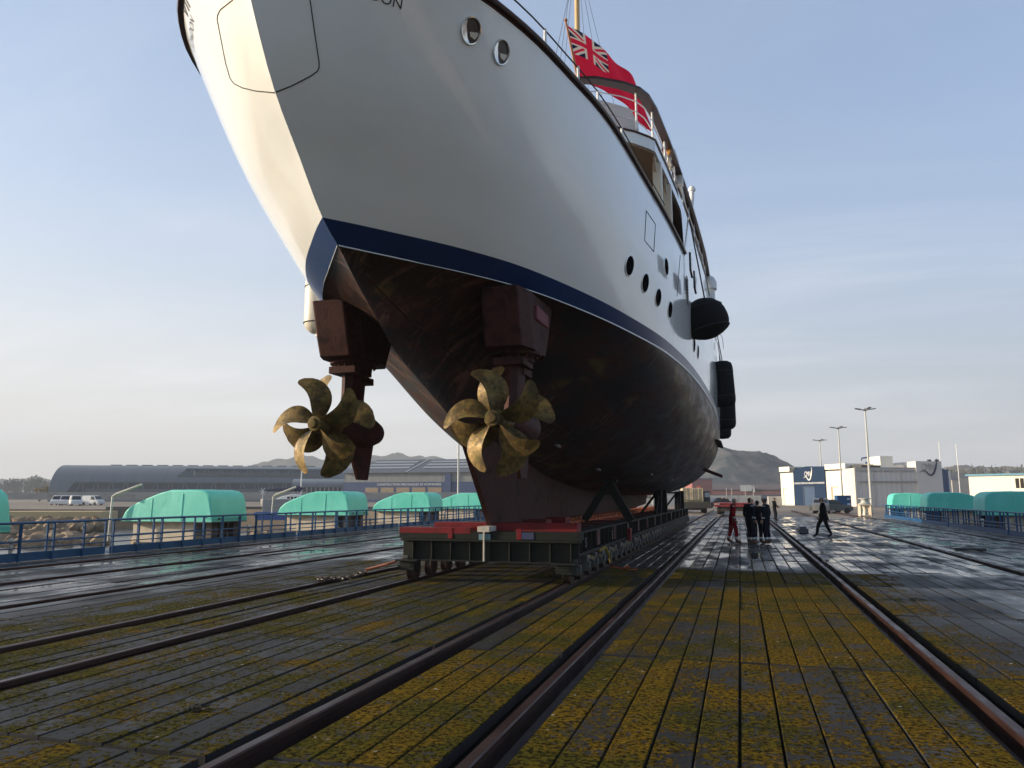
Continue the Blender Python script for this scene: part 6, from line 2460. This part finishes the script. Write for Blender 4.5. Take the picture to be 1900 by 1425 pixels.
tg = 'far trees on the left skyline'
labs = 'far grey green tree on the skyline left of the hangar'
for k, (px, pyt, w) in enumerate(((8, 890, 22), (22, 886, 24), (38, 889, 22), (54, 887, 24), (72, 884, 26), (88, 889, 20), (-14, 887, 26))):
    tree(px, pyt, 620 + 15 * (k % 3), w, labs, cms[k % 4], group=tg)
tree(74, 900, 270, 34, 'straw coloured bare thicket against the left end of the hangar', rc, 'reed_thicket')
for k, (px, pyt, w) in enumerate(((1768, 866, 22), (1786, 870, 24), (1803, 866, 22), (1826, 868, 26), (1846, 862, 26), (1868, 867, 28), (1890, 869, 26), (1914, 866, 28))):
    tree(px, pyt, 520 + 20 * (k % 3), w, 'far grey tree on the skyline above the cream shed', cms[(k + 1) % 4], group='far trees on the right skyline')
hs_m = [pm('pale_house_wall', [(0.52, 0.42, 0.34), (0.45, 0.38, 0.32)], 0.3, 0.8), pm('grey_house_roof', [(0.12, 0.11, 0.11)], 0.3, 0.8)]
for k, (px, pz, f, w, lab) in enumerate(((1785, 884, 430, 9, 'far pink house left of the cream shed'), (1776, 889, 420, 5, 'small far white house by the white boat mast'), (1895, 880, 440, 9, 'far pinkish house at the right picture edge'))):
    p = bk(px, 921, f)
    e = empty('far_house', (p.x, p.y, GZ), lab, 'house', rz=YAW + 0.2 * k)
    h = bk(px, pz - 7, f).z - GZ
    mb = MB()
    mb.box((-w / 2, 0, 0), (w / 2, 7, h * 0.8))
    mb.build('wall', hs_m[0], e)
    mb = MB()
    mb.prism([(-w / 2 - .2, -.3, h * 0.8), (-w / 2 - .2, 7.3, h * 0.8), (-w / 2 - .2, 3.5, h)], (w + .4, 0, 0))
    mb.build('roof', hs_m[1], e)

# ------------------------------------------------------------------ light, sky, air
SUN_EL, SUN_AZ = R(12.5), R(-104)        # azimuth clockwise from +Y
sdir = Vector((math.sin(SUN_AZ) * math.cos(SUN_EL), math.cos(SUN_AZ) * math.cos(SUN_EL), math.sin(SUN_EL)))
sl = bpy.data.lights.new('sun', 'SUN')
sl.energy = 5.0
sl.angle = R(0.6)
sl.color = (1.0, 0.84, 0.62)
so = bpy.data.objects.new('sun', sl)
COL.objects.link(so)
so.location = (-60, -15, 40)
so.rotation_euler = sdir.to_track_quat('Z', 'Y').to_euler()

wd = bpy.data.worlds.new('World')
S.world = wd
wd.use_nodes = True
nt = wd.node_tree
g = NG(nt)
bg = nt.nodes['Background']
sky = nt.nodes.new('ShaderNodeTexSky')
sky.sky_type = 'NISHITA'
sky.sun_disc = False
sky.sun_elevation = SUN_EL
sky.sun_rotation = SUN_AZ
sky.altitude = 10
sky.air_density = 1.0
sky.dust_density = 2.2
sky.ozone_density = 2.5
gen = nt.nodes.new('ShaderNodeTexCoord').outputs['Generated']
sp = nt.nodes.new('ShaderNodeSeparateXYZ')
nt.links.new(gen, sp.inputs[0])
z = sp.outputs['Z']
# thin high cloud and horizon haze
dv = g.math('ADD', g.math('MAXIMUM', z, 0.0), 0.18)
cx = g.math('DIVIDE', sp.outputs['X'], dv)
cy = g.math('DIVIDE', sp.outputs['Y'], dv)
cmb = nt.nodes.new('ShaderNodeCombineXYZ')
nt.links.new(cx, cmb.inputs[0])
nt.links.new(cy, cmb.inputs[1])
n1 = g.noise(cmb.outputs[0], 0.9, 8, 0.62, (0.5, 1.5, 1), 0.6)
n2 = g.noise(cmb.outputs[0], 0.35, 4, 0.5)
cl = g.math('MULTIPLY', g.step(n1, 0.42, 0.78), g.step(n2, 0.38, 0.62, 0.15, 1.0))
ahead = g.step(sp.outputs['Y'], -0.5, 0.5, 0.0, 1.0)                   # cloud veil shaped to fade out behind the viewpoint, keeping that skylight dim
toward = g.step(g.math('MULTIPLY', sp.outputs['X'], -1.0), -0.45, 0.75)   # 1 on the sun's side
hz = g.step(z, -0.02, 0.50, 1, 0)
low = g.mix(toward, (1.95, 2.15, 2.4), (4.3, 4.1, 3.75))
high = g.mix(toward, (1.95, 2.6, 3.9), (3.1, 3.65, 4.6))
vcol = g.mix(hz, high, low)
vcol = g.mix(g.math('MULTIPLY', cl, 0.75), vcol, (4.3, 4.5, 4.8))
veil = g.math('ADD', g.math('MULTIPLY_ADD', cl, 0.30, 0.42), g.math('MULTIPLY', hz, 0.5), clamp=True)
veil = g.math('MULTIPLY', veil, ahead)
col = g.mix(veil, sky.outputs['Color'], vcol)
g.put(bg.inputs['Color'], col)
bg.inputs['Strength'].default_value = 0.15

# harbour air
mb = MB()
mb.box((-2600, -700, -9.0), (2300, 3300, 190.0))
hzo = mb.build('haze', None)
m = bpy.data.materials.new('pale_haze')
m.use_nodes = True
mn = m.node_tree
mn.nodes.remove(mn.nodes['Principled BSDF'])
pv = mn.nodes.new('ShaderNodeVolumePrincipled')
pv.inputs['Color'].default_value = (0.84, 0.90, 1.0, 1)
pv.inputs['Density'].default_value = 0.0004
pv.inputs['Anisotropy'].default_value = 0.0
mn.links.new(pv.outputs[0], mn.nodes['Material Output'].inputs['Volume'])
hzo.data.materials.clear()
hzo.data.materials.append(m)
tag(hzo, kind='stuff')

vs_ = S.view_settings
vs_.view_transform = 'Standard'
vs_.look = 'None'
vs_.exposure = 0.6
vs_.gamma = 1.0
S.cycles.max_bounces = 8
S.cycles.use_denoising = True
